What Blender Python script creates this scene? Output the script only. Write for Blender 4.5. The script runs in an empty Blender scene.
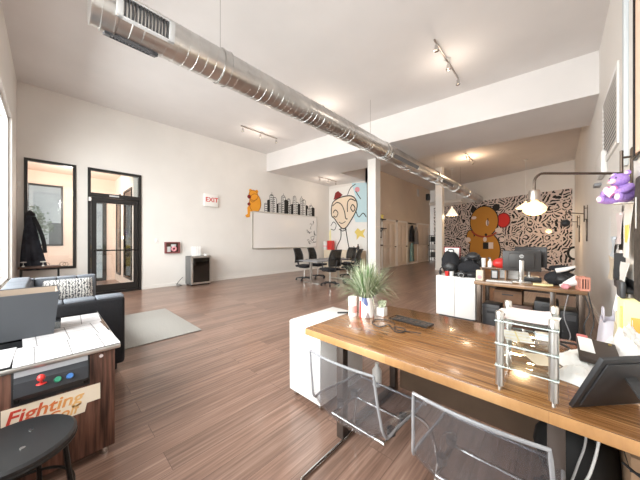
import bpy, bmesh, math, random
from mathutils import Vector, Matrix
random.seed(7)
PI=math.pi
scn=bpy.context.scene
COL=scn.collection
# ------------------------------------------------------------------ materials
def nm(name):
    m=bpy.data.materials.new(name); m.use_nodes=True
    nt=m.node_tree; return m,nt,nt.nodes['Principled BSDF']
def mat(name,c,rough=.5,metal=0,emit=0,coat=0,spec=.5):
    m,nt,b=nm(name)
    b.inputs['Base Color'].default_value=(*c,1); b.inputs['Roughness'].default_value=rough
    b.inputs['Metallic'].default_value=metal; b.inputs['Specular IOR Level'].default_value=spec
    b.inputs['Coat Weight'].default_value=coat
    if emit: b.inputs['Emission Color'].default_value=(*c,1); b.inputs['Emission Strength'].default_value=emit
    return m
def N(nt,t,**k):
    n=nt.nodes.new(t)
    for a,v in k.items(): setattr(n,a,v)
    return n
def coords(nt,scale=(1,1,1),rot=(0,0,0)):
    tc=N(nt,'ShaderNodeTexCoord'); mp=N(nt,'ShaderNodeMapping')
    mp.inputs['Scale'].default_value=scale; mp.inputs['Rotation'].default_value=rot
    nt.links.new(tc.outputs['Object'],mp.inputs['Vector']); return mp.outputs['Vector']
def ramp(nt,fac,stops,interp='LINEAR'):
    r=N(nt,'ShaderNodeValToRGB'); r.color_ramp.interpolation=interp
    e=r.color_ramp.elements
    while len(e)<len(stops): e.new(.5)
    for i,(p,c) in enumerate(stops): e[i].position=p; e[i].color=(*c,1)
    nt.links.new(fac,r.inputs['Fac']); return r.outputs['Color']
def mixc(nt,fac,a,b,mode='MIX'):
    m=N(nt,'ShaderNodeMix',data_type='RGBA',blend_type=mode)
    if isinstance(fac,(int,float)): m.inputs[0].default_value=fac
    else: nt.links.new(fac,m.inputs[0])
    for v,i in ((a,6),(b,7)):
        if isinstance(v,tuple): m.inputs[i].default_value=(*v,1)
        else: nt.links.new(v,m.inputs[i])
    return m.outputs[2]
def bump(nt,b,h,strength=.2,dist=.01):
    n=N(nt,'ShaderNodeBump'); n.inputs['Strength'].default_value=strength; n.inputs['Distance'].default_value=dist
    nt.links.new(h,n.inputs['Height']); nt.links.new(n.outputs['Normal'],b.inputs['Normal'])
def noisy(name,c1,c2,scale=30,rough=.8,bmp=.3,stretch=(1,1,1),spec=.4,lo=.35,hi=.65,metal=0):
    m,nt,b=nm(name); v=coords(nt,stretch)
    n=N(nt,'ShaderNodeTexNoise'); n.inputs['Scale'].default_value=scale; n.inputs['Detail'].default_value=4
    nt.links.new(v,n.inputs['Vector'])
    nt.links.new(ramp(nt,n.outputs['Fac'],[(lo,c1),(hi,c2)]),b.inputs['Base Color'])
    b.inputs['Roughness'].default_value=rough; b.inputs['Specular IOR Level'].default_value=spec; b.inputs['Metallic'].default_value=metal
    if bmp: bump(nt,b,n.outputs['Fac'],bmp)
    return m
def planks(name,along,cs,w,l,rough,grain=(2,45),coat=0,gap=.0015,spec=.5,shift=.35):
    """boards running along axis 'x' or 'y', each with its own tone and long grain streaks"""
    m,nt,b=nm(name)
    v=coords(nt,(1,1,1),(0,0,0) if along=='x' else (0,0,PI/2))
    br=N(nt,'ShaderNodeTexBrick'); br.offset=shift; br.inputs['Scale'].default_value=1
    br.inputs['Brick Width'].default_value=l; br.inputs['Row Height'].default_value=w
    br.inputs['Mortar Size'].default_value=gap; br.inputs['Mortar Smooth'].default_value=.3
    br.inputs['Color1'].default_value=(0,0,0,1); br.inputs['Color2'].default_value=(1,1,1,1); br.inputs['Mortar'].default_value=(.1,.1,.1,1)
    nt.links.new(v,br.inputs['Vector'])
    mp=N(nt,'ShaderNodeMapping'); mp.inputs['Scale'].default_value=(grain[0],grain[1],1); nt.links.new(v,mp.inputs['Vector'])
    # offset the grain per board
    ad=N(nt,'ShaderNodeVectorMath',operation='MULTIPLY_ADD'); ad.inputs[1].default_value=(13,7,5)
    nt.links.new(br.outputs['Color'],ad.inputs[0]); nt.links.new(mp.outputs['Vector'],ad.inputs[2])
    n=N(nt,'ShaderNodeTexNoise'); n.inputs['Scale'].default_value=1; n.inputs['Detail'].default_value=6; n.inputs['Roughness'].default_value=.65
    nt.links.new(ad.outputs[0],n.inputs['Vector'])
    g=ramp(nt,n.outputs['Fac'],[(.28,cs[0]),(.5,cs[1]),(.72,cs[2])])
    tone=ramp(nt,br.outputs['Color'],[(0,(.78,.78,.78)),(1,(1.12,1.12,1.12))])
    c=mixc(nt,1.0,g,tone,'MULTIPLY')
    c=mixc(nt,br.outputs['Fac'],c,tuple(x*.35 for x in cs[0]))
    nt.links.new(c,b.inputs['Base Color'])
    b.inputs['Roughness'].default_value=rough; b.inputs['Coat Weight'].default_value=coat; b.inputs['Coat Roughness'].default_value=.12
    b.inputs['Specular IOR Level'].default_value=spec
    bump(nt,b,n.outputs['Fac'],.06,.004)
    return m
def thin_glass(name,tint=(.93,.95,.95),gloss=.10,rough=.02,add=None):
    m,nt,b=nm(name); nt.nodes.remove(b); out=nt.nodes['Material Output']
    t=N(nt,'ShaderNodeBsdfTransparent'); t.inputs['Color'].default_value=(*tint,1)
    g=N(nt,'ShaderNodeBsdfGlossy'); g.inputs['Roughness'].default_value=rough
    f=N(nt,'ShaderNodeLayerWeight'); f.inputs['Blend'].default_value=.5
    pw=N(nt,'ShaderNodeMath',operation='POWER'); pw.inputs[1].default_value=4.5; nt.links.new(f.outputs['Facing'],pw.inputs[0])
    mx=N(nt,'ShaderNodeMath',operation='MULTIPLY_ADD'); mx.inputs[1].default_value=.75; mx.inputs[2].default_value=.03+gloss*.3
    nt.links.new(pw.outputs[0],mx.inputs[0])
    s=N(nt,'ShaderNodeMixShader'); nt.links.new(mx.outputs[0],s.inputs[0]); nt.links.new(t.outputs[0],s.inputs[1]); nt.links.new(g.outputs[0],s.inputs[2])
    last=s.outputs[0]
    if add:
        d=N(nt,'ShaderNodeBsdfDiffuse'); d.inputs['Color'].default_value=(*add[0],1)
        s2=N(nt,'ShaderNodeMixShader'); s2.inputs[0].default_value=add[1]
        nt.links.new(last,s2.inputs[1]); nt.links.new(d.outputs[0],s2.inputs[2]); last=s2.outputs[0]
    nt.links.new(last,out.inputs['Surface']); return m

def paintm(name,c,var=.04,rough=.75):
    return noisy(name,tuple(x*(1-var) for x in c),c,1.3,rough,0.0,spec=.3)
WALL=paintm('wall_paint',(.80,.77,.735)); CEIL=paintm('ceiling_paint',(.79,.765,.755)); TRIMW=mat('trim_white',(.83,.80,.76),.45)
PEACH=paintm('peach_paint',(.88,.72,.62)); LOBW=paintm('lobby_cream',(.88,.82,.76))
FLOOR=planks('laminate_floor','y',[(.125,.072,.052),(.255,.152,.112),(.385,.255,.198)],.19,1.5,.28,(1.3,42),0.15,.0012)
BAMBOO=planks('bamboo_top','x',[(.070,.028,.009),(.245,.107,.036),(.45,.235,.088)],.03,.9,.24,(2.2,60),.5,.0006,shift=.43)
BAMEDGE=planks('bamboo_edge','x',[(.22,.105,.04),(.38,.20,.08),(.49,.285,.13)],.013,.7,.35,(3,70),.2,.0004)
DESKW=planks('desk_wood','x',[(.17,.09,.045),(.33,.19,.10),(.46,.29,.17)],.06,.8,.35,(2.5,50),.2,.0005)
WALNUT=noisy('walnut_veneer',(.036,.015,.010),(.19,.088,.06),2.2,.42,.05,(22,22,1.3))
BLACKF=mat('black_frame',(.012,.011,.011),.35); BLACKP=mat('black_plastic',(.02,.02,.022),.45); BLACKM=mat('black_metal',(.02,.019,.018),.4,.6)
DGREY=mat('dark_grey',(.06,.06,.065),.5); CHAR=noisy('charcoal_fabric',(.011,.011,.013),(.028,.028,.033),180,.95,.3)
MGREY=mat('mid_grey',(.25,.25,.26),.5); LGREY=mat('light_grey',(.55,.55,.55),.5)
SOFAB=noisy('blue_grey_fabric',(.14,.155,.18),(.21,.228,.26),160,.95,.3)
WHITE=mat('white_lacquer',(.79,.78,.76),.35); WHITEM=mat('white_matte',(.85,.83,.80),.7); PAPER=mat('paper_white',(.77,.76,.74),.8)
PINKP=mat('pale_pink_paper',(.78,.68,.67),.8); CREAM=mat('cream',(.72,.62,.48),.6)
GALV=noisy('galvanised_steel',(.52,.51,.50),(.66,.65,.63),3,.30,0,(1,1,1),metal=1)
CHROME=mat('chrome',(.62,.61,.60),.16,1); ALU=mat('brushed_aluminium',(.66,.65,.63),.32,1); BRONZE=mat('dark_bronze',(.10,.075,.06),.4,.8)
NICKEL=mat('brushed_nickel',(.40,.35,.31),.35,1)
TAN=mat('taupe_lining',(.36,.29,.23),.8); CARD=noisy('cardboard',(.40,.25,.15),(.48,.32,.2),8,.85,0)
BROWNL=mat('brown_leather',(.09,.045,.03),.5); RED=mat('red_gloss',(.62,.035,.03),.35); PINK=mat('pink',(.75,.32,.36),.5)
GREEN=mat('green_button',(.03,.25,.14),.35); BLUE=mat('blue_button',(.05,.16,.42),.35); YEL=mat('yellow',(.80,.62,.16),.6); LEMON=mat('pale_yellow',(.85,.78,.42),.6)
ORANGE=mat('orange_paint',(.85,.36,.03),.7); BEARB=mat('amber_paint',(.52,.23,.035),.75); INK=mat('black_ink',(.015,.014,.014),.8)
SALMON=mat('salmon_plastic',(.72,.33,.25),.5); LAV=noisy('lavender_plush',(.30,.17,.52),(.44,.29,.68),90,1,.6); LILAC=noisy('lilac_plush',(.62,.48,.78),(.74,.6,.86),90,1,.5)
PINKPL=noisy('pink_plush',(.75,.5,.6),(.88,.7,.76),90,1,.5); MAGEN=mat('magenta_satin',(.42,.10,.30),.5)
BOARD=mat('whiteboard_enamel',(.86,.835,.82),.18,spec=.6); SKYB=mat('pale_blue_paint',(.55,.74,.80),.8); FACEC=mat('skin_paint',(.80,.66,.52),.8); APPLE=mat('dark_red_paint',(.22,.015,.015),.7)
GLASS=thin_glass('window_glass'); SHELFG=thin_glass('shelf_glass',(.92,.95,.94),.15); 
GEDGE=mat('glass_edge',(.50,.58,.56),.15); 
ACR=thin_glass('smoked_acrylic',(.85,.855,.87),.12,.03,((.5,.51,.55),.022)); ACRE=thin_glass('acrylic_edge',(.55,.55,.57),.5,.1,((.50,.50,.52),.35))
SMOKE=thin_glass('dark_glass',(.06,.055,.05),.2,.03)
BULB=mat('lit_bulb',(1,.70,.34),.4,emit=1.35); GLOW=mat('lit_shade',(1,.78,.48),.5,emit=1.7); CONE=mat('lit_cone',(1,.88,.68),.5,emit=.8)
REDL=mat('exit_red',(.60,.03,.03),.5); LEAFP=mat('pale_leaf',(.43,.47,.33),.6); LEAFD=mat('green_leaf',(.13,.22,.08),.6); BARK=mat('bark',(.12,.09,.07),.9); SOIL=mat('soil',(.04,.03,.02),.95)
MESHB=thin_glass('black_mesh',(.45,.44,.43),.0,.5,((.02,.02,.02),.5)); 
RUGM=noisy('grey_rug',(.30,.29,.27),(.52,.50,.47),70,1,.8); MATM=noisy('floor_mat',(.33,.29,.26),(.42,.38,.34),40,1,.5)
CONC=noisy('pavement',(.45,.44,.42),(.55,.54,.52),4,.9,0); ASPH=noisy('outside_ground',(.35,.35,.34),(.42,.42,.41),2,.9,0)
STREAKP=None
def pillow_mat():
    m,nt,b=nm('striped_weave'); v=coords(nt,(1,1,1))
    w=N(nt,'ShaderNodeTexWave',wave_type='BANDS',bands_direction='X'); w.inputs['Scale'].default_value=9; w.inputs['Distortion'].default_value=7; w.inputs['Detail'].default_value=3; w.inputs['Detail Scale'].default_value=4
    nt.links.new(v,w.inputs['Vector'])
    nt.links.new(ramp(nt,w.outputs['Fac'],[(.12,(.05,.05,.06)),(.35,(.40,.39,.38)),(.8,(.66,.64,.61))]),b.inputs['Base Color']); b.inputs['Roughness'].default_value=.95
    return m
PILLOWM=pillow_mat()
def doodle_mat():
    """brush strokes: every patch of the wall carries wobbly black bars of its own direction"""
    m,nt,b=nm('doodle_paint'); v0=coords(nt,(1,0,1))
    wn=N(nt,'ShaderNodeTexNoise'); wn.inputs['Scale'].default_value=4; nt.links.new(v0,wn.inputs['Vector'])
    sc=N(nt,'ShaderNodeVectorMath',operation='MULTIPLY_ADD'); sc.inputs[1].default_value=(.22,.22,.22); nt.links.new(wn.outputs['Color'],sc.inputs[0]); nt.links.new(v0,sc.inputs[2]); v=sc.outputs[0]
    vo=N(nt,'ShaderNodeTexVoronoi',feature='F1'); vo.inputs['Scale'].default_value=3.0; nt.links.new(v,vo.inputs['Vector'])
    ve=N(nt,'ShaderNodeTexVoronoi',feature='DISTANCE_TO_EDGE'); ve.inputs['Scale'].default_value=3.0; nt.links.new(v,ve.inputs['Vector'])
    s=N(nt,'ShaderNodeSeparateColor'); nt.links.new(vo.outputs['Color'],s.inputs[0])
    def M(op,a,b=None):
        n=N(nt,'ShaderNodeMath',operation=op)
        for i,x in enumerate((a,b)):
            if x is None: continue
            if isinstance(x,(int,float)): n.inputs[i].default_value=x
            else: nt.links.new(x,n.inputs[i])
        return n.outputs[0]
    ang=M('MULTIPLY',s.outputs[0],6.283); x=N(nt,'ShaderNodeSeparateXYZ'); nt.links.new(v,x.inputs[0])
    d=M('ADD',M('MULTIPLY',x.outputs[0],M('COSINE',ang)),M('MULTIPLY',x.outputs[2],M('SINE',ang)))
    fr=M('MULTIPLY',d,M('ADD',M('MULTIPLY',s.outputs[1],4.0),5.5))
    bars=M('LESS_THAN',M('FRACT',fr),.5)
    ringd=M('FRACT',M('MULTIPLY',vo.outputs['Distance'],3.4)); rings=M('LESS_THAN',ringd,.45)
    pick=M('GREATER_THAN',s.outputs[2],.72)
    st=M('ADD',M('MULTIPLY',rings,pick),M('MULTIPLY',bars,M('SUBTRACT',1.0,pick)))
    ink=M('MULTIPLY',st,M('GREATER_THAN',ve.outputs['Distance'],.05))
    nt.links.new(mixc(nt,ink,(.66,.55,.50),(.014,.012,.013)),b.inputs['Base Color']); b.inputs['Roughness'].default_value=.8
    return m
DOODLE=doodle_mat()
def sheet_mat(name,base,ink,sc):
    m,nt,b=nm(name); v=coords(nt,(1,1,1))
    br=N(nt,'ShaderNodeTexBrick'); br.offset=0; br.inputs['Scale'].default_value=1; br.inputs['Brick Width'].default_value=sc[0]; br.inputs['Row Height'].default_value=sc[1]
    br.inputs['Mortar Size'].default_value=.003; br.inputs['Color1'].default_value=(*base,1); br.inputs['Color2'].default_value=(*base,1); br.inputs['Mortar'].default_value=(*ink,1)
    nt.links.new(v,br.inputs['Vector']); 
    n=N(nt,'ShaderNodeTexNoise'); n.inputs['Scale'].default_value=38; n.inputs['Detail'].default_value=2; nt.links.new(v,n.inputs['Vector'])
    mk=ramp(nt,n.outputs['Fac'],[(.66,(1,1,1)),(.7,(.72,.72,.74))])
    nt.links.new(mixc(nt,1.0,br.outputs['Color'],mk,'MULTIPLY'),b.inputs['Base Color']); b.inputs['Roughness'].default_value=.6
    return m
STORY=sheet_mat('storyboard_print',(.62,.60,.61),(.20,.19,.19),(.12,.15)); FORM=sheet_mat('form_print',(.80,.76,.72),(.55,.52,.5),(.3,.03))
# ------------------------------------------------------------------ mesh builder
class MB:
    def __init__(s): s.bm=bmesh.new(); s.i=0
    def _new(s,vs): 
        for f in {f for v in vs for f in v.link_faces}: f.material_index=s.i
    def m(s,i): s.i=i; return s
    def box(s,a,b,bev=0,seg=2,rot=None):
        a,b=Vector(a),Vector(b); c=(a+b)/2; d=b-a
        t=bmesh.new(); bmesh.ops.create_cube(t,size=1); bmesh.ops.scale(t,vec=[max(abs(x),1e-4) for x in d],verts=t.verts)
        if bev: bmesh.ops.bevel(t,geom=t.edges[:],offset=min(bev,.49*min(abs(x) for x in d)),segments=seg,profile=.5,affect='EDGES')
        M=Matrix.Translation(c)
        if rot is not None: M=M@rot.to_4x4()
        bmesh.ops.transform(t,matrix=M,verts=t.verts); s._merge(t); return s
    def _merge(s,t):
        for f in t.faces: f.material_index=s.i
        me=bpy.data.meshes.new('tmp'); t.to_mesh(me); t.free(); s.bm.from_mesh(me); bpy.data.meshes.remove(me)
    def tube(s,pts,r,n=8,closed=False,cap=True):
        P=[Vector(p) for p in pts]; L=len(P); R=r if isinstance(r,(list,tuple)) else [r]*L
        t=bmesh.new(); rings=[]; up=None
        for i in range(L):
            if closed: tg=P[(i+1)%L]-P[i-1]
            else: tg=P[min(i+1,L-1)]-P[max(i-1,0)]
            tg=tg.normalized() if tg.length>1e-9 else Vector((0,0,1))
            if up is None: up=tg.orthogonal().normalized()
            up=(up-tg*up.dot(tg)); up=up.normalized() if up.length>1e-6 else tg.orthogonal().normalized()
            bi=tg.cross(up)
            rings.append([t.verts.new(P[i]+R[i]*(math.cos(2*PI*k/n)*up+math.sin(2*PI*k/n)*bi)) for k in range(n)])
        for i in range(L if closed else L-1):
            A,B=rings[i],rings[(i+1)%L]
            for k in range(n): t.faces.new((A[k],A[(k+1)%n],B[(k+1)%n],B[k]))
        if cap and not closed:
            t.faces.new(rings[0][::-1]); t.faces.new(rings[-1])
        bmesh.ops.recalc_face_normals(t,faces=t.faces[:])
        s._merge(t); return s
    def cyl(s,c,r,h,n=24,r2=None,axis='z'):
        pts={'z':((0,0,0),(0,0,h)),'x':((0,0,0),(h,0,0)),'y':((0,0,0),(0,h,0))}[axis]
        c=Vector(c); return s.tube([c+Vector(pts[0]),c+Vector(pts[1])],[r,r if r2 is None else r2],n)
    def lathe(s,prof,c=(0,0,0),n=24):
        t=bmesh.new(); c=Vector(c); rings=[]
        for r,z in prof: rings.append([t.verts.new(c+Vector((r*math.cos(2*PI*k/n),r*math.sin(2*PI*k/n),z))) for k in range(n)])
        for A,B in zip(rings,rings[1:]):
            for k in range(n): t.faces.new((A[k],A[(k+1)%n],B[(k+1)%n],B[k]))
        bmesh.ops.remove_doubles(t,verts=t.verts[:],dist=1e-5); bmesh.ops.recalc_face_normals(t,faces=t.faces[:]); s._merge(t); return s
    def ell(s,c,rad,sub=2,rot=None,jit=0,seed=0):
        t=bmesh.new(); bmesh.ops.create_icosphere(t,subdivisions=sub,radius=1)
        if jit:
            rn=random.Random(seed); ph=[rn.uniform(0,6) for _ in range(6)]
            for v in t.verts:
                k=1+jit*(math.sin(3*v.co.x+ph[0])*math.sin(4*v.co.y+ph[1])+.6*math.sin(7*v.co.z+ph[2])*math.sin(5*v.co.x+ph[3])+.3*math.sin(11*v.co.y+ph[4]))
                v.co*=k
        M=Matrix.Translation(Vector(c))@((rot.to_4x4()) if rot else Matrix.Identity(4))@Matrix.Diagonal((*rad,1))
        bmesh.ops.transform(t,matrix=M,verts=t.verts); s._merge(t); return s
    def prism(s,poly,f,d):
        """poly of 2-D points, f(u,v)->3-D point, d = depth vector"""
        t=bmesh.new(); d=Vector(d); A=[t.verts.new(Vector(f(*p))) for p in poly]; B=[t.verts.new(v.co+d) for v in A]
        t.faces.new(A); t.faces.new(B[::-1]); n=len(A)
        for k in range(n): t.faces.new((A[k],B[k],B[(k+1)%n],A[(k+1)%n]))
        bmesh.ops.recalc_face_normals(t,faces=t.faces[:]); s._merge(t); return s
    def ribbon(s,pts,w,f,d,closed=False):
        """a brush stroke of width w along 2-D points, laid on a plane by f"""
        P=[Vector(p) for p in pts]; L=len(P); a=[];b=[]
        for i in range(L):
            tg=(P[(i+1)%L]-P[i-1]) if closed else (P[min(i+1,L-1)]-P[max(i-1,0)])
            tg=tg.normalized(); nn=Vector((-tg.y,tg.x))*w/2; a.append(P[i]+nn); b.append(P[i]-nn)
        t=bmesh.new(); d=Vector(d)
        A=[t.verts.new(Vector(f(*p))+d) for p in a]; B=[t.verts.new(Vector(f(*p))+d) for p in b]
        for i in range(L if closed else L-1): t.faces.new((A[i],A[(i+1)%L],B[(i+1)%L],B[i]))
        s._merge(t); return s
    def grid(s,fn,nu,nv,thick=0):
        t=bmesh.new(); V=[[t.verts.new(Vector(fn(i/(nu-1),j/(nv-1)))) for j in range(nv)] for i in range(nu)]
        for i in range(nu-1):
            for j in range(nv-1): t.faces.new((V[i][j],V[i+1][j],V[i+1][j+1],V[i][j+1]))
        bmesh.ops.recalc_face_normals(t,faces=t.faces[:])
        if thick: bmesh.ops.solidify(t,geom=t.faces[:],thickness=thick)
        s._merge(t); return s
    def build(s,name,mats,parent=None,loc=(0,0,0),rz=0,smooth=True):
        me=bpy.data.meshes.new(name); s.bm.to_mesh(me); s.bm.free()
        for x in (mats if isinstance(mats,(list,tuple)) else [mats]): me.materials.append(x)
        if smooth:
            me.polygons.foreach_set('use_smooth',[True]*len(me.polygons))
            try: me.set_sharp_from_angle(angle=math.radians(38))
            except Exception: pass
        o=bpy.data.objects.new(name,me); COL.objects.link(o); o.location=loc; o.rotation_euler=(0,0,rz)
        if parent is not None: o.parent=parent
        return o
def tag(o,label,cat,group=None):
    o['label']=label; o['category']=cat
    if group: o['group']=group
    return o
def thing(name,label,cat,loc=(0,0,0),rz=0,group=None):
    o=bpy.data.objects.new(name,None); COL.objects.link(o); o.empty_display_size=.1
    o.location=loc; o.rotation_euler=(0,0,rz); return tag(o,label,cat,group)
def struct(name,mb,m,smooth=False):
    o=mb.build(name,m,smooth=smooth); o['kind']='structure'; return o
def dup(root,loc,rz,label,group=None):
    def cp(o,par):
        c=o.copy(); COL.objects.link(c); c.parent=par
        for ch in list(o.children): cp(ch,c)
        return c
    r=cp(root,None); r.location=loc; r.rotation_euler=(0,0,rz); r['label']=label
    if group: r['group']=group
    return r
def text(name,s,size,m,parent,M,shear=0,ext=.001,mats=None):
    cu=bpy.data.curves.new('lettering','FONT'); cu.body=s; cu.size=size; cu.shear=shear; cu.extrude=ext; cu.offset=size*.018
    t=bpy.data.objects.new('lettering',cu); COL.objects.link(t); dg=bpy.context.evaluated_depsgraph_get()
    me=bpy.data.meshes.new_from_object(t.evaluated_get(dg)); bpy.data.objects.remove(t); bpy.data.curves.remove(cu)
    me.transform(M); me.materials.clear()
    for x in (mats or [m]): me.materials.append(x)
    if mats:
        ys=[v.co.y for v in me.vertices]; y0,y1=min(ys),max(ys)
        for p in me.polygons: p.material_index=min(len(mats)-1,int((p.center.y-y0)/(y1-y0+1e-6)*len(mats)))
    o=bpy.data.objects.new(name,me); COL.objects.link(o); o.parent=parent; return o
def arc(c,r,a0,a1,n=10,plane='xy'):
    out=[]
    for i in range(n+1):
        a=math.radians(a0+(a1-a0)*i/n); u,v=r*math.cos(a),r*math.sin(a)
        out.append({'xy':(c[0]+u,c[1]+v,c[2]),'xz':(c[0]+u,c[1],c[2]+v),'yz':(c[0],c[1]+u,c[2]+v)}[plane])
    return out
def circ(cx,cy,rx,ry=None,n=28,a0=0,a1=360):
    ry=rx if ry is None else ry; full=(a1-a0==360)
    return [(cx+rx*math.cos(math.radians(a0+(a1-a0)*i/(n if full else n-1))),cy+ry*math.sin(math.radians(a0+(a1-a0)*i/(n if full else n-1)))) for i in range(n)]
def smooth2(P,k=4):
    """Catmull-Rom through points of any dimension"""
    out=[]; P=[Vector(p) for p in P]
    for i in range(len(P)-1):
        p0,p1,p2,p3=P[max(i-1,0)],P[i],P[i+1],P[min(i+2,len(P)-1)]
        for j in range(k):
            t=j/k; out.append(.5*((2*p1)+(p2-p0)*t+(2*p0-5*p1+4*p2-p3)*t*t+(3*p1-p0-3*p2+p3)*t**3))
    out.append(P[-1]); return [tuple(v) for v in out]
def pad(u,v,w,h,d,puff=1.0):
    """rounded cushion profile thickness"""
    return d*(max(0,(1-abs(2*u-1)**4))*max(0,(1-abs(2*v-1)**4)))**.5
def cushion(w,h,d,n=18):
    mb=MB(); t=bmesh.new(); rows=[]
    for sgn in (1,-1):
        mb.grid(lambda u,v:((u-.5)*w*(1-.06*abs(2*v-1)**3*0),(v-.5)*h,sgn*pad(u,v,w,h,d/2)),n,n)
    bmesh.ops.remove_doubles(mb.bm,verts=mb.bm.verts[:],dist=1e-4); bmesh.ops.recalc_face_normals(mb.bm,faces=mb.bm.faces[:]); return mb

LW=-8.6; RW=.45; RF=.515; FW=-.44; MY=9.9; DX=-6.3
def farY(x): return 15-.438*(x-.5)
# ------------------------------------------------------------------ room shell
mb=MB(); mb.box((-12.2,-1.2,-.1),(.6,18.6,0)); struct('floor',mb,FLOOR)
mb=MB()
for a,b in [((LW-.12,FW-.15,0),(LW,-.34,5)),((LW-.12,.49,0),(LW,.70,5)),((LW-.12,1.82,0),(LW,MY+.2,5)),((LW-.12,-.34,0),(LW,.49,.72)),((LW-.12,-.34,3.22),(LW,.49,5)),((LW-.12,.70,3.22),(LW,1.82,5))]: mb.box(a,b)
struct('wall_left',mb,WALL)
mb=MB()
for a,b in [((LW-.12,FW-.15,0),(-7.45,FW,5)),((-7.45,FW-.15,0),(-.15,FW,.65)),((-7.45,FW-.15,3.68),(-.15,FW,5)),((-4.1,FW-.15,.65),(-3.9,FW,3.68)),((-.15,FW-.15,0),(RW+.15,FW,5))]: mb.box(a,b)
struct('wall_front',mb,WALL)
mb=MB(); mb.box((RW,FW-.15,0),(RW+.15,3.62,5)); mb.box((RF,3.62,0),(RW+.15,15.1,5)); struct('wall_right',mb,WALL)
mb=MB(); mb.prism([(LW,farY(LW)),(RW+.1,farY(RW+.1)),(RW+.1,farY(RW+.1)+.15),(LW,farY(LW)+.15)],lambda u,v:(u,v,0),(0,0,5)); struct('wall_far',mb,WALL)
mb=MB(); mb.box((LW,MY,0),(DX,MY+.12,5)); struct('wall_mural',mb,WALL)
mb=MB(); mb.box((DX-.12,MY,0),(DX,farY(DX)-.35,5)); struct('wall_doors',mb,paintm('tan_paint',(.66,.57,.48)))
def czf(x): return 4.87-(x-LW)*(.25/9.05)
mb=MB(); mb.prism([(LW-.1,czf(LW)),(RW+.1,czf(RW)),(RW+.1,5.1),(LW-.1,5.1)],lambda u,v:(u,FW-.15,v),(0,7.3,0)); struct('ceiling',mb,CEIL)
mb=MB(); mb.box((LW-.1,6.86,4.75),(RW+.1,18.6,4.95)); struct('ceiling_back',mb,CEIL)
# dropped soffit (wide beam) with a sloping underside, wider on the left where it meets the mural wall
def sbz(x): return 4.16-(x-LW)*(.27/9.05)
mb=MB()
def sof(poly):
    t=mb.bm; A=[t.verts.new((x,y,sbz(x))) for x,y in poly]; B=[t.verts.new((x,y,4.95)) for x,y in poly]; n=len(poly)
    t.faces.new(A[::-1]); t.faces.new(B)
    for k in range(n): t.faces.new((A[k],A[(k+1)%n],B[(k+1)%n],B[k]))
sof([(LW,6.06),(RF,6.40),(RF,8.05),(-6.4,8.05),(-6.4,MY),(LW,MY)]); bmesh.ops.recalc_face_normals(mb.bm,faces=mb.bm.faces[:])
struct('beam_soffit',mb,CEIL)
mb=MB(); mb.box((LW,1.85,0),(LW+.018,MY,.1)); struct('baseboard_left',mb,TRIMW)
mb=MB(); mb.box((RW-.018,2.4,0),(RW,3.62,.1)); mb.box((RF-.018,3.62,0),(RF,15,.1)); struct('baseboard_right',mb,TRIMW)
mb=MB(); mb.box((LW,MY-.018,0),(DX,MY,.1)); struct('baseboard_mural',mb,TRIMW)
# two square columns under the soffit and the back ceiling
for x,y,top,nmn in [(-4.43,7.36,sbz(-4.43)+.02,'column_front'),(-4.02,12.5,4.76,'column_back')]:
    mb=MB(); mb.box((x-.15,y-.15,0),(x+.15,y+.15,top),.006); mb.box((x-.165,y-.165,0),(x+.165,y+.165,.1),.004); struct(nmn,mb,TRIMW)
# hall window and glazed door in the left wall
mb=MB()
def frame_x(mb,x0,x1,y0,y1,z0,z1,w):
    mb.box((x0,y0,z0),(x1,y0+w,z1)); mb.box((x0,y1-w,z0),(x1,y1,z1)); mb.box((x0,y0+w,z0),(x1,y1-w,z0+w)); mb.box((x0,y0+w,z1-w),(x1,y1-w,z1))
frame_x(mb,LW-.09,LW+.03,-.34,.49,.72,3.22,.055); w1=struct('window_1',mb,BLACKF)
mb=MB(); mb.box((LW-.045,-.29,.775),(LW-.037,.435,3.165)); mb.build('glass_pane',GLASS,w1)
mb=MB(); frame_x(mb,LW-.1,LW+.03,.70,1.82,0.0,3.22,.06); mb.box((LW-.1,.76,2.5),(LW+.03,1.76,2.6)); w2=struct('door_1',mb,BLACKF)
mb=MB(); mb.box((LW-.045,.76,2.6),(LW-.037,1.76,3.16)); mb.build('transom_glass',GLASS,w2)
mb=MB(); mb.box((LW-.06,.77,.03),(LW-.01,.87,2.49)); mb.box((LW-.06,1.65,.03),(LW-.01,1.75,2.49)); mb.box((LW-.06,.87,.03),(LW-.01,1.65,.24)); mb.box((LW-.06,.87,2.36),(LW-.01,1.65,2.49)); mb.build('door_leaf',BLACKF,w2)
mb=MB(); mb.box((LW-.04,.87,.24),(LW-.032,1.65,2.36)); mb.build('glass_pane',GLASS,w2)
mb=MB(); mb.tube([(LW+.05,.80,1.13),(LW+.05,1.72,1.13)],.016); mb.box((LW-.01,.80,1.11),(LW+.05,.83,1.15)); mb.box((LW-.01,1.69,1.11),(LW+.05,1.72,1.15)); mb.build('push_bar',BLACKM,w2)
mb=MB(); mb.box((LW+.03,1.12,2.535),(LW+.045,1.32,2.57)); mb.build('closer_plate',LGREY,w2)
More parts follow.
